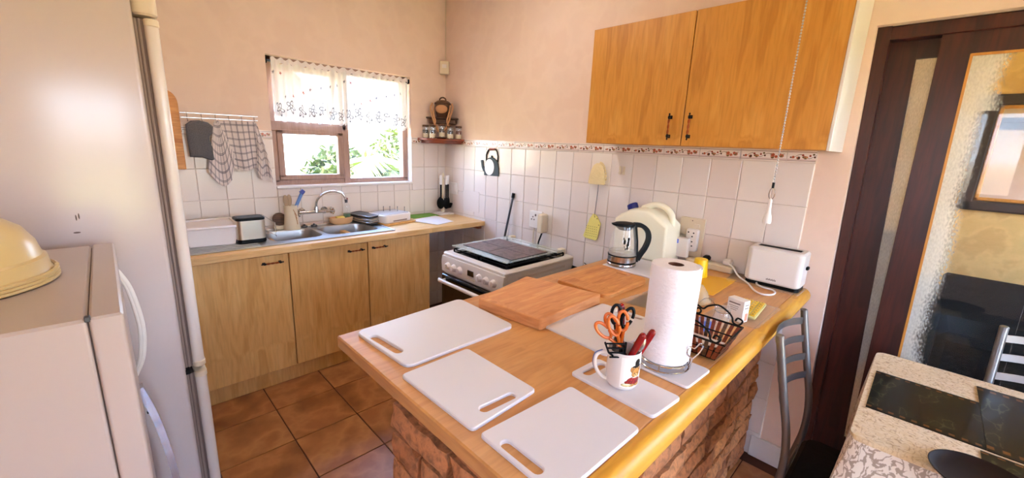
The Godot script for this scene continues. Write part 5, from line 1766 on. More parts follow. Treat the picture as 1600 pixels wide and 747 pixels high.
func boards() -> void:
	var g := "white_cutting_board"
	board(g, "large white cutting board at the fridge end of the peninsula, nearest the cooker", [Vector2(-1.79, 2.055), Vector2(-1.363, 2.03), Vector2(-1.368, 2.34), Vector2(-1.775, 2.342)], [Vector2(-1.762, 2.125), Vector2(-1.75, 2.25)], T, 0.009, M.hdpe_b, 0.03, 0.013)
	board(g, "white cutting board in the middle of the three along the worktop end", [Vector2(-1.806, 2.363), Vector2(-1.586, 2.362), Vector2(-1.586, 2.638), Vector2(-1.80, 2.65)], [Vector2(-1.734, 2.612), Vector2(-1.654, 2.617)], T, 0.008, M.hdpe_b)
	board(g, "white cutting board at the worktop's front corner, cut by the photo's bottom edge", [Vector2(-1.797, 2.668), Vector2(-1.508, 2.685), Vector2(-1.521, 2.887), Vector2(-1.80, 2.884)], [Vector2(-1.776, 2.73), Vector2(-1.777, 2.815)], T, 0.008, M.hdpe_b)
	board(g, "small white cutting board under the bear mug", [Vector2(-1.458, 2.645), Vector2(-1.335, 2.65), Vector2(-1.337, 2.897), Vector2(-1.463, 2.887)], [Vector2(-1.424, 2.676), Vector2(-1.36, 2.68)], T, 0.008, M.hdpe_b)
	board(g, "small white cutting board under the paper towel stand", [Vector2(-1.284, 2.70), Vector2(-1.143, 2.70), Vector2(-1.143, 2.896), Vector2(-1.284, 2.89)], [], T, 0.008, M.hdpe_b)
	board(g, "white cutting board behind the bear mug and the paper towel roll", [Vector2(-1.29, 2.40), Vector2(-0.955, 2.413), Vector2(-0.945, 2.665), Vector2(-1.30, 2.655)], [Vector2(-0.982, 2.50), Vector2(-0.975, 2.585)], T, 0.008, M.hdpe_b, 0.014, 0.009)
	board("white_cutting_board", "white cutting board under the glass kettle and the water jug", [Vector2(-0.492, 2.10), Vector2(-0.12, 2.09), Vector2(-0.12, 2.35), Vector2(-0.485, 2.365)], [], T, 0.009, M.hdpe_b)
	board("wooden_cutting_board", "thick striped wooden cutting board with square edges on the peninsula", [Vector2(-1.358, 2.135), Vector2(-1.023, 2.062), Vector2(-0.951, 2.40), Vector2(-1.322, 2.413)], [], T, 0.041, M.board, 0.008, 0.012, 0.003)
	board("wooden_cutting_board", "thinner reddish wooden cutting board with rounded corners beside the kettle", [Vector2(-0.895, 2.12), Vector2(-0.515, 2.10), Vector2(-0.55, 2.392), Vector2(-0.889, 2.394)], [Vector2(-0.575, 2.245), Vector2(-0.575, 2.29)], T, 0.018, M.board_light, 0.035, 0.008, 0.003)
	var clear := mat(Color(0.97, 0.90, 0.82, 0.2), 0.3)
	clear.transparency = BaseMaterial3D.TRANSPARENCY_ALPHA
	board("clear_cutting_mat", "translucent cutting mat left of the paper towel roll, glass bowl on it", [Vector2(-0.87, 2.43), Vector2(-0.575, 2.46), Vector2(-0.515, 2.685), Vector2(-0.83, 2.66)], [], T, 0.004, clear, 0.012, 0.012, 0.001)
	board("clear_cutting_mat", "translucent cutting mat under the medicine carton and pill tray", [Vector2(-0.74, 2.715), Vector2(-0.42, 2.735), Vector2(-0.42, 2.90), Vector2(-0.715, 2.895)], [], T, 0.004, clear, 0.012, 0.012, 0.001)
	board("clear_cutting_mat", "translucent mat under the white toaster by the wall", [Vector2(-0.19, 2.61), Vector2(-0.02, 2.60), Vector2(-0.02, 2.912), Vector2(-0.178, 2.908)], [], T, 0.004, clear, 0.012, 0.012, 0.001)
	board("yellow_cutting_mat", "bright yellow cutting mat in front of the power strip", [Vector2(-0.52, 2.43), Vector2(-0.23, 2.46), Vector2(-0.15, 2.652), Vector2(-0.48, 2.66)], [], T, 0.003, M.yellow_mat, 0.01, 0.012, 0.001)

func bear_tex() -> ImageTexture:
	var blobs := [
		[0.50, 0.66, 0.27, 0.20, Color(0.66, 0.13, 0.10)], [0.30, 0.72, 0.14, 0.10, Color(0.60, 0.11, 0.09)], [0.70, 0.70, 0.13, 0.13, Color(0.58, 0.10, 0.09)],
		[0.42, 0.88, 0.15, 0.075, Color(0.72, 0.50, 0.26)], [0.70, 0.89, 0.15, 0.075, Color(0.70, 0.47, 0.24)], [0.24, 0.86, 0.19, 0.085, Color(0.86, 0.74, 0.46)], [0.24, 0.835, 0.15, 0.04, Color(0.95, 0.90, 0.74)],
		[0.40, 0.24, 0.075, 0.06, Color(0.62, 0.40, 0.18)], [0.74, 0.26, 0.075, 0.06, Color(0.60, 0.38, 0.17)], [0.57, 0.35, 0.19, 0.15, Color(0.74, 0.51, 0.25)], [0.57, 0.40, 0.09, 0.07, Color(0.86, 0.69, 0.44)],
		[0.56, 0.385, 0.025, 0.02, Color(0.10, 0.06, 0.05)], [0.50, 0.325, 0.018, 0.016, Color(0.08, 0.05, 0.05)], [0.64, 0.325, 0.018, 0.016, Color(0.08, 0.05, 0.05)], [0.57, 0.50, 0.15, 0.03, Color(0.88, 0.82, 0.74)],
		[0.60, 0.185, 0.20, 0.028, Color(0.05, 0.05, 0.06)], [0.61, 0.12, 0.125, 0.085, Color(0.05, 0.05, 0.06)]]
	return paint(96, 128, func(u, v):
		var c := Color(0.93, 0.89, 0.85)
		for q in blobs:
			var d := Vector2((u - q[0]) / q[2], (v - q[1]) / q[3]).length()
			if d < 1.0:
				c = (q[4] as Color)
				if d > 0.86: c = c * 0.72
				if q[4].r > 0.55 and q[4].g < 0.2 and (fposmod(u * 9.0 + v * 3.0, 1.0) < 0.18 or fposmod(v * 12.0, 1.0) < 0.14): c = Color(0.35, 0.07, 0.08)
		return Color(c.r, c.g, c.b, 1))

func mug_and_tools() -> void:
	var at := Vector3(-1.40, T + 0.0085, 2.765)
	var t := thing("mug", "white mug printed with a teddy bear in a red jumper and black hat", "mug", at, -44)
	var b := B.new()
	b.lathe([Vector2(0, 0.002), Vector2(0.030, 0.0), Vector2(0.036, 0.003), Vector2(0.0405, 0.012), Vector2(0.0415, 0.05), Vector2(0.0415, 0.098), Vector2(0.0405, 0.1005), Vector2(0.039, 0.099), Vector2(0.038, 0.05), Vector2(0.036, 0.008), Vector2(0, 0.006)], 48)
	part(t, "body", b, M.appliance_front)
	b = B.new()
	b.tube(spline([Vector3(-0.040, 0.083, 0), Vector3(-0.055, 0.088, 0), Vector3(-0.070, 0.080, 0), Vector3(-0.074, 0.06, 0), Vector3(-0.066, 0.036, 0), Vector3(-0.052, 0.02, 0), Vector3(-0.040, 0.014, 0)], 5), 0.0052, 10)
	var hd := part(t, "handle", b, M.appliance_front)
	b = B.new()
	b.strap(spline([Vector3(-0.056, 0.0935, 0), Vector3(-0.0745, 0.084, 0), Vector3(-0.0795, 0.06, 0), Vector3(-0.072, 0.038, 0)], 5), Vector3.BACK, 0.005, 0.0008)
	part(hd, "painted_line", b, mat(Color(0.35, 0.40, 0.58), 0.3))
	b = B.new()
	b.lathe([Vector2(0.0407, 0.0125), Vector2(0.0413, 0.03), Vector2(0.0418, 0.05), Vector2(0.0418, 0.0935)], 20, Vector3.ZERO, deg_to_rad(-114), deg_to_rad(-14))
	var pm := mat(Color.WHITE, 0.22)
	pm.albedo_texture = bear_tex()
	part(t, "bear_print", b, pm)
	# scissors, knives and spoons; local x is to the right, z towards the camera
	var base := Transform3D(rot(Vector3.UP, -44), at)
	var put := func(called: String, label: String, cat: String, grp := "") -> Node3D:
		return thing(called, label, cat, at, -44, grp)
	var sc := [
		["orange-handled scissors leaning furthest left in the bear mug", -0.050, 0.158, 0.012, 34.0, M.orange],
		["orange-handled scissors standing in the middle of the bear mug", -0.027, 0.170, 0.0, 17.0, M.orange],
		["black-handled scissors standing behind the orange pairs in the mug", -0.012, 0.180, -0.014, -8.0, M.black]]
	for s in sc:
		t = put.call("scissors", s[0], "scissors", "scissors in the mug")
		var fr := Transform3D(rot(Vector3.BACK, s[4]), Vector3(s[1], s[2], s[3]))
		for k in [-1.0, 1.0]:
			b = B.new()
			b.xf = fr
			b.tube(arc(Vector3(k * 0.014, 0.0, 0.003 * k), Vector3(0.0125, 0, 0), Vector3(0.004 * k, 0.026, 0), 0, 345, 20), 0.0042, 8)
			b.tube([Vector3(k * 0.012, -0.025, 0), Vector3(-k * 0.002, -0.062, 0)], [0.0045, 0.003], 8)
			part(t, "handle", b, s[5])
			b = B.new()
			b.xf = fr
			b.hexa([Vector3(-0.001, -0.15, -0.0008 + 0.001 * k), Vector3(0.002, -0.15, -0.0008 + 0.001 * k), Vector3(0.002, -0.15, -0.0018 + 0.001 * k), Vector3(-0.001, -0.15, -0.0018 + 0.001 * k), Vector3(-0.006, -0.06, 0.0008 + 0.001 * k), Vector3(0.006, -0.06, 0.0008 + 0.001 * k), Vector3(0.006, -0.06, -0.0008 + 0.001 * k), Vector3(-0.006, -0.06, -0.0008 + 0.001 * k)])
			part(t, "blade", b, M.steel)
	var kn := [["red-handled knife at the front of the bear mug, leaning right", Vector3(0.006, 0.085, 0.026), Vector3(0.030, 0.156, 0.036)], ["red-handled knife at the right of the bear mug", Vector3(0.033, 0.085, 0.006), Vector3(0.062, 0.155, 0.012)], ["red-handled knife behind the scissors at the back of the mug", Vector3(-0.006, 0.12, -0.022), Vector3(-0.012, 0.205, -0.03)]]
	for s in kn:
		t = put.call("red_knife", s[0], "knife", "red-handled knives in the mug")
		b = B.new()
		var d: Vector3 = (s[2] - s[1]).normalized()
		b.tube([s[1] - d * 0.02, s[1], s[1].lerp(s[2], 0.5), s[2] - d * 0.006, s[2], s[2] + d * 0.003], [0.006, 0.0078, 0.0088, 0.0088, 0.0068, 0.002], 10)
		part(t, "handle", b, M.red)
		b = B.new()
		b.strap([s[1] - d * 0.015, s[1] - d * 0.075], Vector3.RIGHT, 0.012, 0.0012)
		part(t, "blade", b, M.steel)
	t = put.call("teaspoon", "bright metal spoon standing between the two red knives in the mug", "spoon")
	b = B.new()
	b.tube([Vector3(0.012, 0.01, 0.012), Vector3(0.026, 0.105, 0.022)], [0.002, 0.003], 6)
	part(t, "stem", b, M.steel)
	b = B.new()
	b.xf = Transform3D(rot(Vector3.BACK, -14), Vector3(0.031, 0.122, 0.024))
	b.ball(Vector3.ZERO, Vector3(0.011, 0.021, 0.004), 14, 8)
	part(t, "bowl", b, M.steel)
	t = put.call("potato_masher", "black wire masher head sticking out of the mug on the left", "masher")
	b = B.new()
	for k in 4: b.tube([Vector3(-0.058 + 0.004 * k, 0.125 - 0.012 * k, 0.03), Vector3(-0.012, 0.128 - 0.012 * k, 0.034)], 0.0022, 6)
	b.tube([Vector3(-0.06, 0.128, 0.03), Vector3(-0.048, 0.10, 0.026), Vector3(-0.02, 0.075, 0.016), Vector3(0.0, 0.02, 0.0)], 0.0028, 6)
	b.tube([Vector3(-0.01, 0.132, 0.034), Vector3(-0.008, 0.09, 0.026), Vector3(-0.004, 0.05, 0.012)], 0.0028, 6)
	part(t, "head", b, M.black_matt)

func paper_roll() -> void:
	var c := Vector3(-1.213, T + 0.008, 2.788)
	var t := thing("paper_towel_roll", "white embossed paper towel roll standing on the wire stand", "paper towel", c + Vector3(0, 0.024, 0), -44)
	var paper := bump(mat(Color(0.93, 0.88, 0.87), 0.95), 0.05, 181, 6.0, 0.5, 512)
	paper.uv1_scale = Vector3.ONE * 3.0
	var b := B.new()
	b.lathe([Vector2(0.0205, 0.0), Vector2(0.062, 0.0), Vector2(0.0635, 0.003), Vector2(0.0635, 0.267), Vector2(0.062, 0.27), Vector2(0.0205, 0.27)], 56)
	part(t, "paper", b, paper)
	b = B.new()
	b.lathe([Vector2(0.0205, 0.0), Vector2(0.0207, 0.27), Vector2(0.019, 0.27), Vector2(0.0188, 0.0)], 28)
	part(t, "core", b, mat(Color(0.38, 0.22, 0.15), 0.9))
	b = B.new()
	b.sheet(14, 8, 0.0006, func(s, q):
		var a: float = -0.9 + 1.25 * s
		var r: float = 0.0642 + 0.014 * s * s
		return Vector3(r * cos(a), 0.004 + 0.262 * q, -r * sin(a) + 0.004 * s * sin(q * 9.0)))
	part(t, "loose_sheet", b, paper, "", 70.0)
	t = thing("paper_towel_stand", "wire paper towel stand with a round base on a white board", "stand", c, -44)
	b = B.new()
	for r in [[0.068, 0.005], [0.068, 0.022]]: b.tube(arc(Vector3(0, r[1], 0), Vector3(r[0], 0, 0), Vector3(0, 0, r[0]), 0, 350, 36), 0.0024, 6)
	for k in 6:
		var a := TAU * k / 6
		b.tube([Vector3(0.068 * cos(a), 0.005, 0.068 * sin(a)), Vector3(0.068 * cos(a), 0.022, 0.068 * sin(a)), Vector3(0, 0.022, 0)], 0.002, 6)
	part(t, "base", b, M.chrome)
	part(t, "pole", B.new().tube([Vector3(0, 0.01, 0), Vector3(0, 0.24, 0)], 0.004, 8), M.chrome)
	b = B.new()
	var o := Vector3(0.055, 0.03, 0.046)
	b.tube([o + Vector3(0, -0.02, 0), o + Vector3(0.002, 0.012, 0.004)], 0.002, 6)
	b.tube(spline([o + Vector3(0.002, 0.012, 0.004), o + Vector3(-0.016, 0.03, 0.008), o + Vector3(-0.012, 0.05, 0.008), o + Vector3(0.004, 0.044, 0.006), o + Vector3(0.018, 0.058, 0.004), o + Vector3(0.026, 0.046, 0.004), o + Vector3(0.014, 0.026, 0.006), o + Vector3(0.002, 0.012, 0.004)], 5), 0.0018, 6)
	part(t, "scroll", b, M.chrome)

func basket_group() -> void:
	# slatted basket with wire rims; corners of the base and of the rim
	var t := thing("slat_basket", "small dark basket of wooden slats with black scrolled wire handles", "basket", Vector3(-1.02, T, 2.825))
	var lo := [Vector3(-1.075, T + 0.006, 2.765), Vector3(-0.965, T + 0.006, 2.765), Vector3(-0.965, T + 0.006, 2.88), Vector3(-1.075, T + 0.006, 2.88)]
	var hi := [Vector3(-1.115, T + 0.078, 2.74), Vector3(-0.935, T + 0.078, 2.735), Vector3(-0.935, T + 0.078, 2.905), Vector3(-1.115, T + 0.078, 2.912)]
	var wood := [M.shelf_wood, M.carved, M.shelf_wood]
	for e in 4:
		var n := 9
		for k in n:
			var s := (k + 0.5) / n
			var a: Vector3 = lo[e].lerp(lo[(e + 1) % 4], s)
			var c: Vector3 = hi[e].lerp(hi[(e + 1) % 4], s)
			var side: Vector3 = (hi[(e + 1) % 4] - hi[e]).normalized()
			var b := wb(t)
			b.strap([a, a.lerp(c, 0.5), c], side, 0.0105, 0.0025)
			part(t, "slat", b, wood[(k * 2 + e) % 3])
	for f in [0.02, 0.5, 0.97]:
		var rims := wb(t)
		var ring := []
		for e in 4: ring.append(lo[e].lerp(hi[e], f))
		var full := []
		for e in 4:
			for q in 4: full.append(ring[e].lerp(ring[(e + 1) % 4], q / 4.0))
		rims.tube(full, 0.0026 if f < 0.9 else 0.0034, 6, true)
		part(t, "wire_rim", rims, M.iron)
	part(t, "bottom", wb(t).bx(-1.073, -0.967, T + 0.003, T + 0.006, 2.767, 2.878), M.carved)
	for x in [-1.117, -0.933]:
		var b := wb(t)
		var y := T + 0.078
		var zc := 2.824
		b.tube(spline([Vector3(x, y + 0.012, zc - 0.066), Vector3(x, y + 0.018, zc - 0.058), Vector3(x, y + 0.012, zc - 0.050), Vector3(x, y + 0.002, zc - 0.054), Vector3(x, y + 0.0, zc - 0.068), Vector3(x, y + 0.014, zc - 0.078), Vector3(x, y + 0.028, zc - 0.066), Vector3(x, y + 0.02, zc - 0.045), Vector3(x, y + 0.034, zc - 0.03), Vector3(x, y + 0.046, zc), Vector3(x, y + 0.034, zc + 0.03), Vector3(x, y + 0.02, zc + 0.045), Vector3(x, y + 0.004, zc + 0.05), Vector3(x, y + 0.0, zc + 0.066), Vector3(x, y + 0.016, zc + 0.076), Vector3(x, y + 0.022, zc + 0.062), Vector3(x, y + 0.012, zc + 0.056)], 4), 0.003, 6)
		part(t, "scroll_handle", b, M.iron)
	var p := B.new()
	p.hexa([Vector3(-1.075, T + 0.045, 2.878), Vector3(-0.97, T + 0.02, 2.872), Vector3(-0.972, T + 0.02, 2.775), Vector3(-1.078, T + 0.04, 2.772), Vector3(-1.075, T + 0.048, 2.878), Vector3(-0.97, T + 0.023, 2.872), Vector3(-0.972, T + 0.023, 2.775), Vector3(-1.078, T + 0.043, 2.772)])
	solo("folded_paper", p, M.hdpe, "folded cream paper lying inside the slatted basket", "paper")
	# jars behind the basket
	t = thing("clip_jar", "small clear clip-top glass jar behind the basket, left of the medicine carton", "jar", Vector3(-0.80, T + 0.004, 2.80))
	var b := B.new()
	b.lathe([Vector2(0, 0), Vector2(0.024, 0.0), Vector2(0.028, 0.005), Vector2(0.028, 0.042), Vector2(0.023, 0.052), Vector2(0.023, 0.06)], 24)
	part(t, "body", b, M.jar_glass)
	b = B.new()
	b.lathe([Vector2(0.024, 0.06), Vector2(0.027, 0.064), Vector2(0.027, 0.068), Vector2(0.02, 0.074), Vector2(0, 0.077)], 24)
	part(t, "lid", b, M.jar_glass)
	b = B.new()
	b.tube(arc(Vector3(0, 0.057, 0), Vector3(0.025, 0, 0), Vector3(0, 0, 0.025), 0, 345, 20), 0.0016, 5)
	b.tube(spline([Vector3(0.026, 0.057, 0), Vector3(0.034, 0.045, 0.01), Vector3(0.034, 0.022, 0.012)], 4), 0.0016, 5)
	part(t, "clip", b, M.steel)
	t = thing("blue_glass", "small clear glass lying on its side with a bluish base behind the basket", "glass", Vector3(-0.87, T + 0.024, 2.775))
	b = B.new()
	b.xf = Transform3D(rot(Vector3.UP, 30) * rot(Vector3.BACK, 88), Vector3.ZERO)
	b.lathe([Vector2(0.022, -0.03), Vector2(0.024, 0.03), Vector2(0.022, 0.03), Vector2(0.02, -0.026)], 22)
	part(t, "wall", b, M.jar_glass)
	b = B.new()
	b.xf = Transform3D(rot(Vector3.UP, 30) * rot(Vector3.BACK, 88), Vector3.ZERO)
	b.cyl(Vector3.ZERO, 0.0215, -0.03, -0.024, 22)
	b.cyl(Vector3.ZERO, 0.02, 0.022, 0.027, 22)
	part(t, "base", b, mat(Color(0.45, 0.52, 0.82), 0.2))
	t = thing("wire_hoop", "thin silver wire hoop standing up behind the glass jar", "wire", Vector3(-0.82, T + 0.004, 2.75))
	part(t, "hoop", B.new().tube(arc(Vector3(0, 0.048, 0), Vector3(0.024, 0, 0.024), Vector3(0, 0.046, 0), -80, 260, 24), 0.0015, 5), M.steel)
	# medicine carton
	t = thing("medicine_carton", "small white medicine carton with grey print standing beside the pill tray", "carton", Vector3(-0.69, T + 0.0045, 2.817), -14)
	part(t, "box", B.new().box(Vector3(0, 0.041, 0), Vector3(0.036, 0.082, 0.062), 0.001), M.white_plastic)
	b = B.new()
	for k in 4: b.box(Vector3(-0.0184, 0.066 - 0.007 * k - (0.004 if k else 0.0), -0.004 - 0.002 * (k % 2)), Vector3(0.0004, 0.0042 if k == 0 else 0.0016, 0.042 - 0.006 * k))
	for k in 2: b.box(Vector3(0.0, 0.066 - 0.012 * k, 0.0314), Vector3(0.022, 0.0025, 0.0004))
	part(t, "print", b, M.gasket)
	b = B.new()
	b.box(Vector3(0.004, 0.02, 0.0314), Vector3(0.016, 0.028, 0.0004))
	part(t, "coloured_panel", b, mat(Color(0.85, 0.55, 0.42), 0.5))
	t = thing("pill_tray", "yellow plastic pill organiser tray with small compartments", "pill tray", Vector3(-0.548, T + 0.0045, 2.818), 4)
	part(t, "tray", B.new().box(Vector3(0, 0.006, 0), Vector3(0.20, 0.012, 0.085), 0.003), mat(Color(0.80, 0.74, 0.50), 0.35))
	for i in 7:
		for j in 4:
			part(t, "compartment_lid", B.new().box(Vector3(-0.082 + 0.0272 * i, 0.0135, -0.030 + 0.02 * j), Vector3(0.0235, 0.005, 0.0165), 0.0015), mat(Color(0.86, 0.74, 0.20), 0.3) if i == 0 and j == 0 else M.pill)
	b = B.new()
	for i in 7:
		for j in 4: b.box(Vector3(-0.082 + 0.0272 * i, 0.0162, -0.030 + 0.02 * j), Vector3(0.006, 0.0005, 0.003))
	part(t, "marking", b, M.gasket)
	# glass bowl upside down
	t = thing("glass_bowl", "clear glass bowl turned upside down on the translucent mat behind the paper roll", "bowl", Vector3(-0.61, T + 0.0045, 2.61))
	var smoky := mat(Color(0.88, 0.74, 0.56, 0.5), 0.12)
	smoky.transparency = BaseMaterial3D.TRANSPARENCY_ALPHA
	smoky.roughness = 0.26
	b = B.new()
	b.lathe([Vector2(0.083, 0.0), Vector2(0.085, 0.004), Vector2(0.076, 0.012), Vector2(0.068, 0.035), Vector2(0.05, 0.06), Vector2(0.028, 0.072), Vector2(0.026, 0.078), Vector2(0, 0.078)], 40)
	part(t, "bowl", b, smoky)

func wall_end_things() -> void:
	# glass kettle
	var t := thing("glass_kettle", "glass electric kettle with a black handle and steel base on a white board", "kettle", Vector3(-0.41, T + 0.0095, 2.165), -44)
	var b := B.new()
	b.lathe([Vector2(0, 0), Vector2(0.072, 0), Vector2(0.074, 0.004), Vector2(0.074, 0.012), Vector2(0.07, 0.018), Vector2(0, 0.018)], 40)
	part(t, "power_base", b, M.steel)
	for y in [[0.018, 0.026], [0.054, 0.060]]: part(t, "ring", B.new().lathe([Vector2(0.069, y[0]), Vector2(0.0735, y[0]), Vector2(0.0735, y[1]), Vector2(0.069, y[1])], 40), M.black)
	b = B.new()
	b.lathe([Vector2(0, 0.02), Vector2(0.0725, 0.02), Vector2(0.0722, 0.055), Vector2(0.06, 0.058), Vector2(0, 0.058)], 40)
	part(t, "steel_band", b, M.steel)
	b = B.new()
	b.lathe([Vector2(0.0715, 0.06), Vector2(0.0705, 0.085), Vector2(0.064, 0.14), Vector2(0.055, 0.185), Vector2(0.051, 0.208)], 40)
	part(t, "glass_body", b, M.jar_glass)
	b = B.new()
	b.lathe([Vector2(0, 0.188), Vector2(0.03, 0.188), Vector2(0.05, 0.206), Vector2(0.054, 0.212), Vector2(0.052, 0.222), Vector2(0.03, 0.226), Vector2(0, 0.227)], 32)
	b.hexa([Vector3(-0.066, 0.212, 0.012), Vector3(-0.03, 0.20, 0.03), Vector3(-0.03, 0.20, -0.03), Vector3(-0.066, 0.212, -0.012), Vector3(-0.068, 0.219, 0.013), Vector3(-0.03, 0.222, 0.03), Vector3(-0.03, 0.222, -0.03), Vector3(-0.068, 0.219, -0.013)])
	part(t, "lid", b, M.black)
	b = B.new()
	b.strap(spline([Vector3(0.045, 0.215, 0), Vector3(0.085, 0.212, 0), Vector3(0.118, 0.185, 0), Vector3(0.128, 0.145, 0), Vector3(0.117, 0.10, 0), Vector3(0.095, 0.06, 0), Vector3(0.08, 0.03, 0)], 5), Vector3.BACK, 0.026, 0.022)
	part(t, "handle", b, M.black, "", 50.0)
	part(t, "handle_spine", B.new().strap([Vector3(0.052, 0.21, 0), Vector3(0.066, 0.13, 0), Vector3(0.076, 0.02, 0)], Vector3.BACK, 0.028, 0.014), M.black)
	b = B.new()
	b.lathe([Vector2(0, 0.059), Vector2(0.069, 0.059), Vector2(0.0695, 0.078), Vector2(0, 0.078)], 32)
	part(t, "water", b, glass(Color(0.80, 0.74, 0.66, 0.3)))
	b = B.new()
	for q in [[-0.012, 0.135, 0.006, 0.014], [0.006, 0.128, 0.005, 0.02], [0.008, 0.15, 0.006, 0.010], [-0.016, 0.152, 0.004, 0.006], [0.002, 0.105, 0.004, 0.010], [-0.006, 0.10, 0.003, 0.006], [0.0, 0.118, 0.003, 0.008], [-0.013, 0.112, 0.002, 0.004]]:
		var r: float = 0.0640 + (0.135 - q[1]) * 0.13 + 0.001
		b.ball(Vector3(q[0], q[1], sqrt(r * r - q[0] * q[0])), Vector3(q[2], q[3], 0.0012), 10, 6)
	part(t, "printed_motif", b, M.black_matt)
	# water jug
	t = thing("water_jug", "large milky plastic water jug with a blue cap against the tiles", "jug", Vector3(-0.14, T + 0.0095, 2.15))
	var milky := mat(Color(0.95, 0.91, 0.80), 0.35)
	b = wb(t)
	b.prism(PackedVector2Array([Vector2(1.99, T + 0.0095), Vector2(1.985, 1.178), Vector2(2.02, 1.208), Vector2(2.075, 1.237), Vector2(2.13, 1.256), Vector2(2.19, 1.248), Vector2(2.25, 1.222), Vector2(2.302, 1.175), Vector2(2.311, T + 0.0095)]), 0.045, 0.225, on_right(), 0.015)
	part(t, "body", b, milky, "", 60.0)
	b = wb(t)
	b.tube(spline([Vector3(-0.135, 1.245, 2.11), Vector3(-0.135, 1.265, 2.155), Vector3(-0.135, 1.275, 2.20), Vector3(-0.135, 1.262, 2.245), Vector3(-0.135, 1.228, 2.28), Vector3(-0.135, 1.17, 2.293)], 6), 0.0165, 14)
	part(t, "grip", b, milky)
	b = wb(t)
	b.tube([Vector3(-0.135, 1.215, 2.058), Vector3(-0.135, 1.238, 2.048)], 0.024, 18)
	part(t, "neck", b, milky)
	b = wb(t)
	b.tube([Vector3(-0.135, 1.234, 2.050), Vector3(-0.135, 1.239, 2.048), Vector3(-0.135, 1.258, 2.040), Vector3(-0.135, 1.262, 2.038)], [0.030, 0.031, 0.030, 0.024], 22)
	part(t, "cap", b, M.blue)
	# socket with plug-in devices
	t = thing("cooker_socket", "cream wall socket plate beside the water jug", "socket", Vector3(-0.011, 1.11, 2.35))
	b = wb(t)
	b.prism(rounded(2.285, 2.418, 1.0, 1.216, 0.006, 3), 0.010, 0.022, on_right(), 0.002)
	part(t, "plate", b, M.cream)
	part(t, "rocker", wb(t).bx(-0.03, -0.02, 1.165, 1.185, 2.362, 2.392, 0.002), M.old_plastic)
	part(t, "rocker", wb(t).bx(-0.028, -0.02, 1.12, 1.15, 2.30, 2.322, 0.002), M.old_plastic)
	part(t, "screw", wb(t).tube([Vector3(-0.021, 1.20, 2.35), Vector3(-0.024, 1.20, 2.35)], 0.003, 8), M.gasket)
	t = thing("plug_multiway", "white multi-way plug adapter on the cream socket plate", "adapter", Vector3(-0.022, 1.1, 2.366))
	b = wb(t)
	b.prism(rounded(2.335, 2.398, 1.035, 1.158, 0.01, 4), 0.022, 0.052, on_right(), 0.004)
	part(t, "body", b, M.white_plastic)
	b = wb(t)
	for q in [[1.14, 2.348], [1.138, 2.376], [1.118, 2.37], [1.09, 2.372], [1.066, 2.374]]: b.tube([Vector3(-0.051, q[0], q[1]), Vector3(-0.0535, q[0], q[1])], 0.0042, 8)
	part(t, "hole", b, M.gap)
	t = thing("usb_charger", "white plug-in box with a small blue sticker beside the multi-way plug", "charger", Vector3(-0.022, 1.05, 2.32))
	b = wb(t)
	b.prism(rounded(2.29, 2.366, 1.0, 1.108, 0.005, 3), 0.0535, 0.085, on_right(), 0.003)
	part(t, "body", b, M.white_plastic)
	part(t, "sticker", wb(t).bx(-0.0856, -0.0848, 1.075, 1.098, 2.297, 2.314), mat(Color(0.40, 0.50, 0.88), 0.4))
	part(t, "prong", wb(t).bx(-0.056, -0.02, 1.04, 1.07, 2.31, 2.34), M.white_plastic)
	# power strip and plugs
	t = thing("power_strip", "cream power strip lying along the tiles behind the yellow mat", "power strip", Vector3(-0.04, T, 2.48))
	part(t, "case", wb(t).bx(-0.075, -0.018, T, T + 0.036, 2.36, 2.60, 0.006), M.cream)
	b = wb(t)
	for z in [2.40, 2.45, 2.50]: b.bx(-0.06, -0.03, T + 0.0355, T + 0.037, z, z + 0.032, 0.0005)
	part(t, "outlet", b, M.old_plastic)
	t = thing("white_plug", "white plug in the right end of the power strip with a looped white cord", "plug", Vector3(-0.046, T + 0.0375, 2.565))
	part(t, "body", B.new().box(Vector3(0, 0.016, 0), Vector3(0.042, 0.03, 0.046), 0.008), M.white_plastic)
	b = wb(t)
	b.tube(spline([Vector3(-0.06, T + 0.05, 2.575), Vector3(-0.10, T + 0.045, 2.61), Vector3(-0.135, T + 0.018, 2.65), Vector3(-0.17, T + 0.009, 2.695), Vector3(-0.215, T + 0.009, 2.725), Vector3(-0.262, T + 0.006, 2.755), Vector3(-0.296, T + 0.006, 2.792), Vector3(-0.28, T + 0.006, 2.825), Vector3(-0.235, T + 0.006, 2.832), Vector3(-0.195, T + 0.006, 2.815), Vector3(-0.20, T + 0.010, 2.775), Vector3(-0.175, T + 0.010, 2.745), Vector3(-0.15, T + 0.010, 2.735)], 6), 0.0042, 8)
	part(t, "cord", b, M.white_plastic)
	t = thing("black_plug", "black plug in the power strip behind the yellow cup", "plug", Vector3(-0.046, T + 0.037, 2.46))
	part(t, "body", B.new().box(Vector3(0, 0.015, 0), Vector3(0.04, 0.03, 0.035), 0.009), M.black)
	t = thing("yellow_cup", "bright yellow plastic cup turned upside down before the power strip", "cup", Vector3(-0.245, T + 0.003, 2.505))
	b = B.new()
	b.lathe([Vector2(0.036, 0.0), Vector2(0.037, 0.003), Vector2(0.031, 0.085), Vector2(0.029, 0.088), Vector2(0.0, 0.088)], 28)
	part(t, "body", b, M.yellow)
	b = B.new()
	b.tube(arc(Vector3(0, 0.0045, 0), Vector3(0.037, 0, 0), Vector3(0, 0, 0.037), 0, 350, 28), 0.0018, 6)
	part(t, "rim", b, M.yellow)
	# white toaster
	t = thing("white_toaster", "white long-slot toaster with a black base against the right wall", "toaster", Vector3(-0.088, T + 0.0045, 2.79))
	b = wb(t)
	b.prism(rounded(-0.15, -0.026, -2.90, -2.68, 0.022, 5), T + 0.0045, T + 0.022, lying())
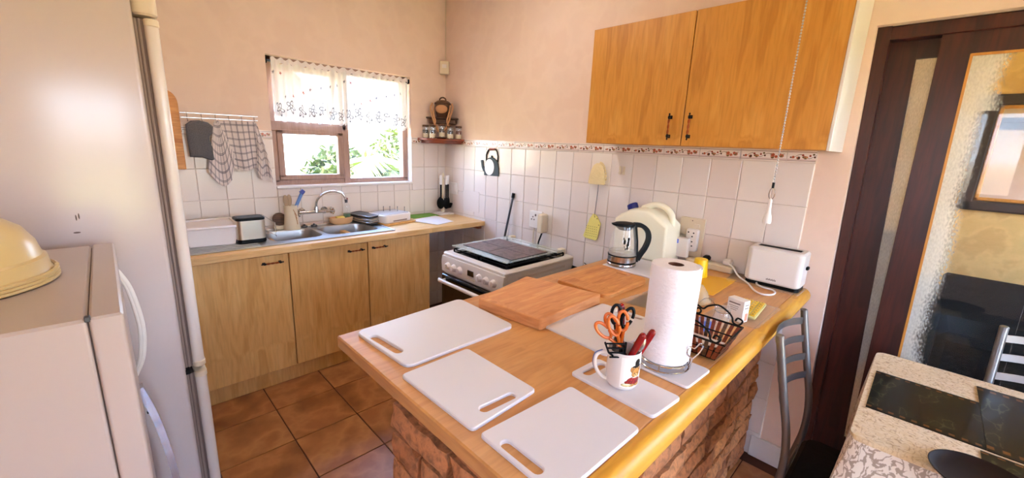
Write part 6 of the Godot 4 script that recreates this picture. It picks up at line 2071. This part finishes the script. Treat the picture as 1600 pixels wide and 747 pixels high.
	part(t, "base", b, M.black)
	b = wb(t)
	b.prism(rounded(-0.158, -0.02, -2.904, -2.676, 0.026, 6), T + 0.019, 1.147, lying(), 0.009)
	part(t, "shell", b, M.white_plastic)
	b = wb(t)
	b.bx(-0.107, -0.066, 1.1462, 1.1485, 2.706, 2.876, 0.001)
	var slot := part(t, "slot", b, M.black_matt)
	b = wb(t)
	b.bx(-0.110, -0.063, 1.1462, 1.1474, 2.702, 2.88)
	part(t, "slot_trim", b, M.brushed)
	b = wb(t)
	for k in 9:
		var z := 2.772 + 0.0045 * k
		b.bx(-0.1586, -0.1578, 1.002 + 0.001 * (k % 2), 1.009 + 0.002 * ((k * 3) % 2), z, z + 0.0028)
	part(t, "maker_mark", b, M.gasket)
	b = wb(t)
	b.bx(-0.10, -0.075, 1.07, 1.085, 2.903, 2.915, 0.003)
	part(t, "lever", b, M.black)

# ---------------------------------------------------------------- dining table, chairs
func make_chair(label: String) -> Node3D:
	var t := thing("dining_chair", label, "chair", Vector3(-0.5885, 0, 3.05), 0, "metal ladder-back dining chairs")
	var b: B
	for s in [-1.0, 1.0]:
		b = B.new()
		b.tube(spline([Vector3(s * 0.1735, 0.985, -0.077), Vector3(s * 0.1735, 0.77, -0.031), Vector3(s * 0.1735, 0.656, -0.006), Vector3(s * 0.1735, 0.55, 0.004), Vector3(s * 0.1735, 0.44, -0.004), Vector3(s * 0.176, 0.2, -0.05), Vector3(s * 0.18, 0.006, -0.10)], 6), 0.0125, 14)
		b.ball(Vector3(s * 0.1735, 0.986, -0.077), Vector3(0.0128, 0.006, 0.0128), 12, 6)
		part(t, "back_post", b, M.chair_steel)
		b = B.new()
		b.tube([Vector3(s * 0.18, 0.43, 0.36), Vector3(s * 0.185, 0.006, 0.39)], 0.0125, 12)
		part(t, "front_leg", b, M.chair_steel)
	for y in [0.945, 0.876, 0.806, 0.735]:
		b = B.new()
		var z0: float = lerpf(-0.031, -0.077, (y - 0.77) / 0.215)
		var pts := []
		for i in 13:
			var s := i / 12.0 * 2.0 - 1.0
			pts.append(Vector3(s * 0.172, y + 0.006 * (1.0 - s * s), z0 - 0.045 * (1.0 - s * s)))
		b.strap(pts, Vector3.UP, 0.027, 0.004)
		part(t, "slat", b, M.chair_steel, "", 50.0)
	b = B.new()
	b.prism(rounded(-0.19, 0.19, -0.38, -0.01, 0.05, 6), 0.43, 0.475, lying(), 0.014)
	part(t, "seat", b, M.leather)
	b = B.new()
	b.tube([Vector3(-0.17, 0.425, 0.0), Vector3(0.17, 0.425, 0.0), Vector3(0.18, 0.425, 0.36), Vector3(-0.18, 0.425, 0.36)], 0.009, 8, true)
	part(t, "seat_frame", b, M.chair_steel)
	return t

func dining() -> void:
	var ty := 0.788
	var c := make_chair("grey metal ladder-back dining chair standing beside the brick peninsula")
	var d := c.duplicate()
	d.name = numbered("dining_chair")
	add_child(d)
	d.position = Vector3(-0.077, 0, 3.685)
	d.rotation_degrees.y = -90
	d.set_meta("label", "metal ladder-back dining chair behind the table in front of the sliding glass door")
	for o in d.get_children():
		if str(o.name).begins_with("slat"): (o as MeshInstance3D).material_override = M.chair_bright
	var t := thing("dining_table", "rectangular dining table hidden under a cream lace tablecloth", "table", Vector3(-0.46, 0, 3.95))
	part(t, "tabletop", wb(t).bx(-0.835, -0.085, ty - 0.035, ty - 0.0035, 3.205, 4.7, 0.01), M.mahogany)
	for x in [-0.78, -0.14]:
		for z in [3.27, 4.63]:
			part(t, "leg", wb(t).bx(x - 0.03, x + 0.03, 0.0, ty - 0.036, z - 0.03, z + 0.03, 0.006), M.mahogany)
	# lace cloth with a hanging skirt
	var n1 := noise(0.05, 211, 2, FastNoiseLite.TYPE_CELLULAR)
	n1.cellular_return_type = FastNoiseLite.RETURN_DISTANCE
	var n2 := noise(0.025, 213, 2)
	var cloth := mat(Color.WHITE, 0.9)
	cloth.albedo_texture = paint(384, 384, func(u, v):
		var x: float = u * 384.0
		var y: float = v * 384.0
		var sw := sin((x + 26.0 * n2.get_noise_2d(x, y)) * 0.16) * cos((y + 26.0 * n2.get_noise_2d(y + 90.0, x)) * 0.16)
		var line := clampf(1.0 - absf(sw) * 5.0, 0, 1)
		var leaf := clampf(-n1.get_noise_2d(x, y) * 1.6 - 0.5, 0, 1)
		var base := Color(0.82, 0.70, 0.54)
		base = base.lerp(Color(0.56, 0.41, 0.28), 0.75 * line)
		return base.lerp(Color(0.90, 0.82, 0.70), leaf * 0.5))
	cloth.uv1_triplanar = true
	cloth.uv1_world_triplanar = true
	cloth.uv1_scale = Vector3.ONE * 2.4
	bump(cloth, 0.06, 215, 3.0, 0.4)
	cloth.rim_enabled = true
	cloth.rim = 0.15
	var edge := rounded(-0.842, -0.078, 3.198, 4.708, 0.035, 6)
	var b := B.new()
	var per := PackedVector2Array()
	for i in edge.size():
		var p := edge[i]
		var q := edge[(i + 1) % edge.size()]
		var m := maxi(1, int((q - p).length() / 0.03))
		for k in m: per.append(p.lerp(q, float(k) / m))
	var N := per.size()
	var rings := []
	for dep in [[0.0, -0.012], [0.0, 0.0], [0.008, 0.006], [0.06, 0.012], [0.14, 0.022], [0.22, 0.032], [0.30, 0.042]]:
		var ring := []
		for i in N:
			var tang := (per[(i + 1) % N] - per[(i + N - 1) % N]).normalized()
			var nn := Vector2(tang.y, -tang.x)
			var corner := 0.0
			for cc in [Vector2(-0.842, 3.198), Vector2(-0.842, 4.708), Vector2(-0.078, 3.198), Vector2(-0.078, 4.708)]:
				corner = maxf(corner, 1.0 - (per[i] - cc).length() / 0.16)
			var off: float = dep[1] + dep[0] * (0.10 * sin(i * 0.55) + 0.06 * sin(i * 0.23 + 1.0) + 0.24 * maxf(corner, 0.0))
			if per[i].x > -0.12: off *= 0.35
			if nn.y < -0.5: off *= 0.35
			var pt := per[i] + nn * off
			ring.append(Vector3(pt.x, ty - dep[0], pt.y))
		rings.append(ring)
	var tc := thing("tablecloth", "cream lace tablecloth covering the dining table, its corner hanging down", "tablecloth", Vector3(-0.46, ty, 3.95))
	b = wb(tc)
	var mid := Vector3(-0.46, ty, 3.95)
	for i in N:
		b.tri(rings[0][i], rings[0][(i + 1) % N], mid)
		var j := (i + 1) % N
		for k in 2: b.quad(rings[k][j], rings[k][i], rings[k + 1][i], rings[k + 1][j])
	part(tc, "top", b, cloth, "", 60.0)
	var n3 := noise(0.045, 217, 2, FastNoiseLite.TYPE_CELLULAR)
	n3.cellular_return_type = FastNoiseLite.RETURN_DISTANCE2_SUB
	var lace := mat(Color.WHITE, 0.95)
	lace.albedo_texture = paint(256, 256, func(u, v):
		var x: float = u * 256.0 + 14.0 * n2.get_noise_2d(u * 300.0, v * 300.0)
		var y: float = v * 256.0 + 14.0 * n2.get_noise_2d(v * 300.0 + 50.0, u * 300.0)
		var leaf := n3.get_noise_2d(x * 1.3, y * 0.8)
		return Color(0.88, 0.82, 0.75) if leaf > -0.82 else Color(0.64, 0.56, 0.49))
	b = wb(tc)
	for k in range(2, rings.size() - 1):
		for i in N:
			var j := (i + 1) % N
			var u0 := i * 0.09
			var v0: float = (ty - rings[k][i].y) * 3.0
			var v1: float = (ty - rings[k + 1][i].y) * 3.0
			b.quad(rings[k][j], rings[k][i], rings[k + 1][i], rings[k + 1][j], Vector2(u0 + 0.09, v0), Vector2(u0, v0), Vector2(u0, v1), Vector2(u0 + 0.09, v1))
	part(tc, "skirt", b, lace, "paler lace skirt", 60.0)
	# placemats
	var leafy := noise(0.02, 221, 3)
	var pm := mat(Color.WHITE, 0.28)
	pm.albedo_texture = paint(192, 128, func(u, v):
		var s: float = leafy.get_noise_2d(u * 192.0 * 1.2, v * 128.0 * 0.6)
		var col := Color(0.075, 0.075, 0.060)
		if s > 0.08: col = Color(0.11, 0.115, 0.08)
		if s > 0.20 and s < 0.25: col = Color(0.26, 0.27, 0.18)
		if absf(v - 0.5) > 0.41:
			col = Color(0.05, 0.045, 0.04)
			if absf(absf(v - 0.5) - 0.45) < 0.022 and fposmod(u * 16.0, 1.0) < 0.5: col = Color(0.42, 0.27, 0.14)
		return col)
	pm.metallic_specular = 0.25
	var spots := [[-0.632, -0.30, 3.214, 3.64, 0.0], [-0.635, -0.155, 3.475, 3.95, 0.0018], [-0.84, -0.645, 3.462, 3.95, 0.0]]
	var names := ["dark green leaf-patterned placemat nearest the sliding door, at the table's left edge", "dark leaf-patterned placemat overlapping the first one on its right", "dark placemat at the near edge of the table under the round tray"]
	for k in 3:
		var s: Array = spots[k]
		b = B.new()
		var y: float = ty + 0.0006 + s[4]
		b.quad(Vector3(s[0], y + 0.0015, s[2]), Vector3(s[0], y + 0.0015, s[3]), Vector3(s[1], y + 0.0015, s[3]), Vector3(s[1], y + 0.0015, s[2]), Vector2(0, 1), Vector2(1, 1), Vector2(1, 0), Vector2(0, 0))
		var cs := [Vector3(s[0], y, s[2]), Vector3(s[0], y, s[3]), Vector3(s[1], y, s[3]), Vector3(s[1], y, s[2])]
		for i in 4:
			var p0: Vector3 = cs[i]
			var p1: Vector3 = cs[(i + 1) % 4]
			b.quad(p0, p1, p1 + Vector3(0, 0.0015, 0), p0 + Vector3(0, 0.0015, 0))
		b.quad(cs[3], cs[2], cs[1], cs[0])
		solo("placemat", b, pm, names[k], "placemat", "dark placemats on the lace cloth")
	b = B.new()
	b.lathe([Vector2(0, 0), Vector2(0.075, 0.0), Vector2(0.094, 0.016), Vector2(0.096, 0.020), Vector2(0.092, 0.020), Vector2(0.074, 0.005), Vector2(0, 0.004)], 48, Vector3(-0.832, ty + 0.0025, 3.452))
	var tray_m := mat(Color(0.13, 0.085, 0.065), 0.6)
	tray_m.metallic_specular = 0.25
	solo("round_tray", b, tray_m, "dark brown round tray at the near edge of the dining table", "tray")

func living_things() -> void:
	var t := thing("sofa", "dark grey sofa against the far wall, seen through the sliding glass door", "sofa", Vector3(2.1, 0, 4.3))
	var m := bump(mat(Color(0.07, 0.07, 0.065), 0.9), 0.04, 231, 3.0, 0.5)
	m.metallic_specular = 0.08
	var b := wb(t)
	b.prism(PackedVector2Array([Vector2(2.5, 0.05), Vector2(2.5, 0.66), Vector2(2.44, 0.71), Vector2(2.32, 0.71), Vector2(2.26, 0.66), Vector2(2.16, 0.40), Vector2(2.16, 0.05)]), -5.1, -3.42, Transform3D(Basis(Vector3.RIGHT, Vector3.UP, Vector3.BACK), Vector3(0, 0, 8.52)), 0.02)
	part(t, "backrest", b, m, "", 50.0)
	part(t, "seat", wb(t).bx(1.66, 2.2, 0.08, 0.44, 3.44, 5.08, 0.05), m)
	for z in [[3.22, 3.43], [5.0, 5.18]]:
		b = wb(t)
		b.prism(rounded(z[0], z[1], 0.05, 0.64, 0.09, 6), -2.48, -1.62, on_right(), 0.03)
		part(t, "arm", b, m, "", 50.0)
	t = thing("armchair", "dark armchair left of the sofa, seen dimly through the narrow frosted glass strip", "armchair", Vector3(2.0, 0, 2.85))
	b = wb(t)
	b.bx(1.75, 2.35, 0.08, 0.46, 2.55, 3.16, 0.05)
	part(t, "seat", b, m)
	b = wb(t)
	b.bx(2.3, 2.52, 0.05, 0.98, 2.5, 3.18, 0.06)
	part(t, "backrest", b, m)
	for z in [[2.44, 2.56], [3.08, 3.20]]: part(t, "arm", wb(t).bx(1.72, 2.42, 0.05, 0.64, z[0], z[1], 0.04), m)
	t = thing("wall_mirror", "framed mirror hanging on the living-room wall behind the glass door", "mirror", Vector3(2.595, 1.2, 3.74))
	b = wb(t)
	var f := [[3.39, 4.12, 1.21, 1.29], [3.39, 4.12, 2.0, 2.08], [3.39, 3.47, 1.21, 2.08], [4.04, 4.12, 1.21, 2.08]]
	for q in f: b.bx(2.555, 2.597, q[2], q[3], q[0], q[1], 0.012)
	part(t, "frame", b, M.dark_frame)
	b = wb(t)
	for q in [[3.47, 4.04, 1.29, 1.315], [3.47, 4.04, 1.975, 2.0], [3.47, 3.495, 1.29, 2.0], [4.015, 4.04, 1.29, 2.0]]: b.bx(2.56, 2.59, q[2], q[3], q[0], q[1], 0.006)
	part(t, "inner_moulding", b, M.oak_gold)
	part(t, "mirror_glass", wb(t).bx(2.575, 2.585, 1.30, 1.99, 3.48, 4.03), mat(Color(0.85, 0.86, 0.86), 0.02, 1.0))

# ---------------------------------------------------------------- garden beyond the window
func garden() -> void:
	struct("ground", B.new().bx(-30, 30, -0.6, -0.35, -40, 30), tiled(noise_tex(0.02, 241, [Color(0.40, 0.42, 0.20), Color(0.58, 0.56, 0.34), Color(0.66, 0.60, 0.42)], [0.3, 0.5, 0.7]), 0.95, 0.4))
	var leaf_m := []
	for k in 3:
		var m := mat([Color(0.20, 0.24, 0.07), Color(0.25, 0.28, 0.09), Color(0.16, 0.21, 0.06)][k], 0.6)
		m.backlight_enabled = true
		m.backlight = [Color(0.14, 0.20, 0.04), Color(0.18, 0.24, 0.05), Color(0.10, 0.16, 0.03)][k]
		m.cull_mode = BaseMaterial3D.CULL_DISABLED
		leaf_m.append(m)
	var palms := [["tall feathery palm right outside the kitchen window", Vector3(1.75, -0.35, -4.0), 1.2, 1.5, 18], ["smaller feathery palm growing behind the window palm to its left", Vector3(0.2, -0.35, -5.6), 0.8, 1.15, 13]]
	for p in palms:
		var t := thing("palm", p[0], "palm", p[1], 0, "")
		var h: float = p[2]
		var b := B.new()
		b.tube([Vector3(0, 0, 0), Vector3(0.03, h * 0.5, 0), Vector3(0, h, 0.02)], [0.10, 0.075, 0.06], 10)
		part(t, "trunk", b, M.carved)
		rng.seed = 300
		for k in int(p[4]):
			var a := TAU * k / int(p[4]) + rng.randf() * 0.3
			var lift := 0.35 + 0.55 * rng.randf()
			var L: float = p[3] * (0.8 + 0.4 * rng.randf())
			var dir := Vector3(cos(a), 0, sin(a))
			var pts := []
			for i in 13:
				var s := i / 12.0
				pts.append(Vector3(0, h, 0) + dir * L * s * (1.0 - 0.12 * s) + Vector3.UP * L * (lift * s * 1.3 - (0.5 + lift * 0.75) * s * s))
			b = B.new()
			b.tube(pts, 0.009, 5)
			var side := dir.cross(Vector3.UP)
			for i in range(1, 13):
				for j in 3:
					var f := (i - 1 + j / 3.0) / 12.0
					var o: Vector3 = pts[i - 1].lerp(pts[i], j / 3.0)
					var fw: Vector3 = (pts[i] - pts[i - 1]).normalized()
					var ll := L * 0.40 * sin(PI * clampf(f * 0.85 + 0.12, 0, 1))
					for sg in [-1.0, 1.0]:
						var tip: Vector3 = o + (side * sg * 0.85 + fw * 0.6 + Vector3.DOWN * 0.35).normalized() * ll
						var wv := fw * 0.03
						b.tri(o - wv, o.lerp(tip, 0.4) + wv * 1.2, o + wv * 0.2)
						b.tri(o - wv, tip, o.lerp(tip, 0.4) + wv * 1.2)
			part(t, "frond", b, leaf_m[k % 3])
	var shrubs := [[Vector3(1.25, -0.35, -3.2), 0.4, 1.15, "low leafy shrub in front of the tall palm beyond the kitchen window"], [Vector3(0.42, -0.35, -3.6), 0.36, 1.45, "leafy shrub left of the tall palm beyond the kitchen window"], [Vector3(2.75, -0.35, -5.6), 0.95, 2.1, "tall bright shrub behind the palm at the window's right edge"], [Vector3(1.5, -0.35, -6.3), 0.8, 1.7, "broad shrub far behind the palms against the white garden wall"]]
	var sd := 310
	for s in shrubs:
		rng.seed = sd
		sd += 1
		var t := thing("shrub", s[3], "shrub", s[0], 0, "")
		var r: float = s[1]
		var h: float = s[2]
		var b := B.new()
		for k in 4: b.tube([Vector3.ZERO, Vector3(cos(k * 1.7) * r * 0.3, h * 0.5, sin(k * 1.7) * r * 0.3)], 0.02, 5)
		part(t, "stem", b, M.carved)
		b = B.new()
		for k in 1800:
			var v := Vector3(rng.randfn(), rng.randfn(), rng.randfn()).normalized() * (0.6 + 0.4 * rng.randf())
			var c := Vector3(v.x * r, h * 0.55 + v.y * h * 0.5, v.z * r)
			var u := Vector3(rng.randfn(), rng.randfn(), rng.randfn()).normalized()
			var w := u.cross(Vector3(rng.randfn(), rng.randfn(), rng.randfn())).normalized()
			var l := 0.07 + 0.06 * rng.randf()
			b.quad(c - u * l, c - w * l * 0.35, c + u * l, c + w * l * 0.35)
		var fo := part(t, "foliage", b, leaf_m[sd % 3])
		fo.set_meta("kind", "stuff")
	var t := thing("garden_wall", "bright white garden wall beyond the kitchen window", "garden wall", Vector3(0, -0.35, -7.5))
	part(t, "wall", wb(t).bx(-3, 6, -0.35, 1.35, -7.6, -7.4, 0.01), M.white_wall)
	part(t, "coping", wb(t).bx(-3, 6, 1.35, 1.42, -7.64, -7.36, 0.01), M.white_wall)
	t = thing("neighbour_house", "pale neighbouring house with a terracotta roof beyond the garden wall", "house", Vector3(0.5, -0.35, -13))
	part(t, "wall", wb(t).bx(-4, 2.6, -0.35, 2.9, -15, -11), M.white_wall)
	var roof := tiled(noise_tex(0.05, 251, [Color(0.62, 0.32, 0.22), Color(0.74, 0.42, 0.30)], [0.4, 0.6]), 0.8, 1.0)
	var b := wb(t)
	b.prism(PackedVector2Array([Vector2(-4.6, 2.75), Vector2(3.2, 2.75), Vector2(-0.7, 4.9)]), -15.4, -10.6, on_back(), 0.02)
	var rf := part(t, "roof", b, roof)
	for k in 9:
		b = wb(t)
		b.tube([Vector3(-4.5 + 0.45 * k, 2.82 + 0.245 * k, -10.55), Vector3(-4.1 + 0.45 * k, 3.05 + 0.245 * k, -10.55)], 0.06, 6)
		part(rf, "verge_tile", b, roof)

func _ready() -> void:
	rng.seed = 1
	camera_and_light()
	materials()
	ceiling_light(Vector3(-1.15, CEIL, 1.35))
	setting()
	base_units()
	window_worktop()
	peninsula()
	wall_cupboard()
	appliances()
	cooker()
	dining()
	living_things()
	garden()
	sink_and_tap()
	drainer_things()
	back_wall_things()
	corner_shelf()
	boards()
	mug_and_tools()
	paper_roll()
	basket_group()
	wall_end_things()
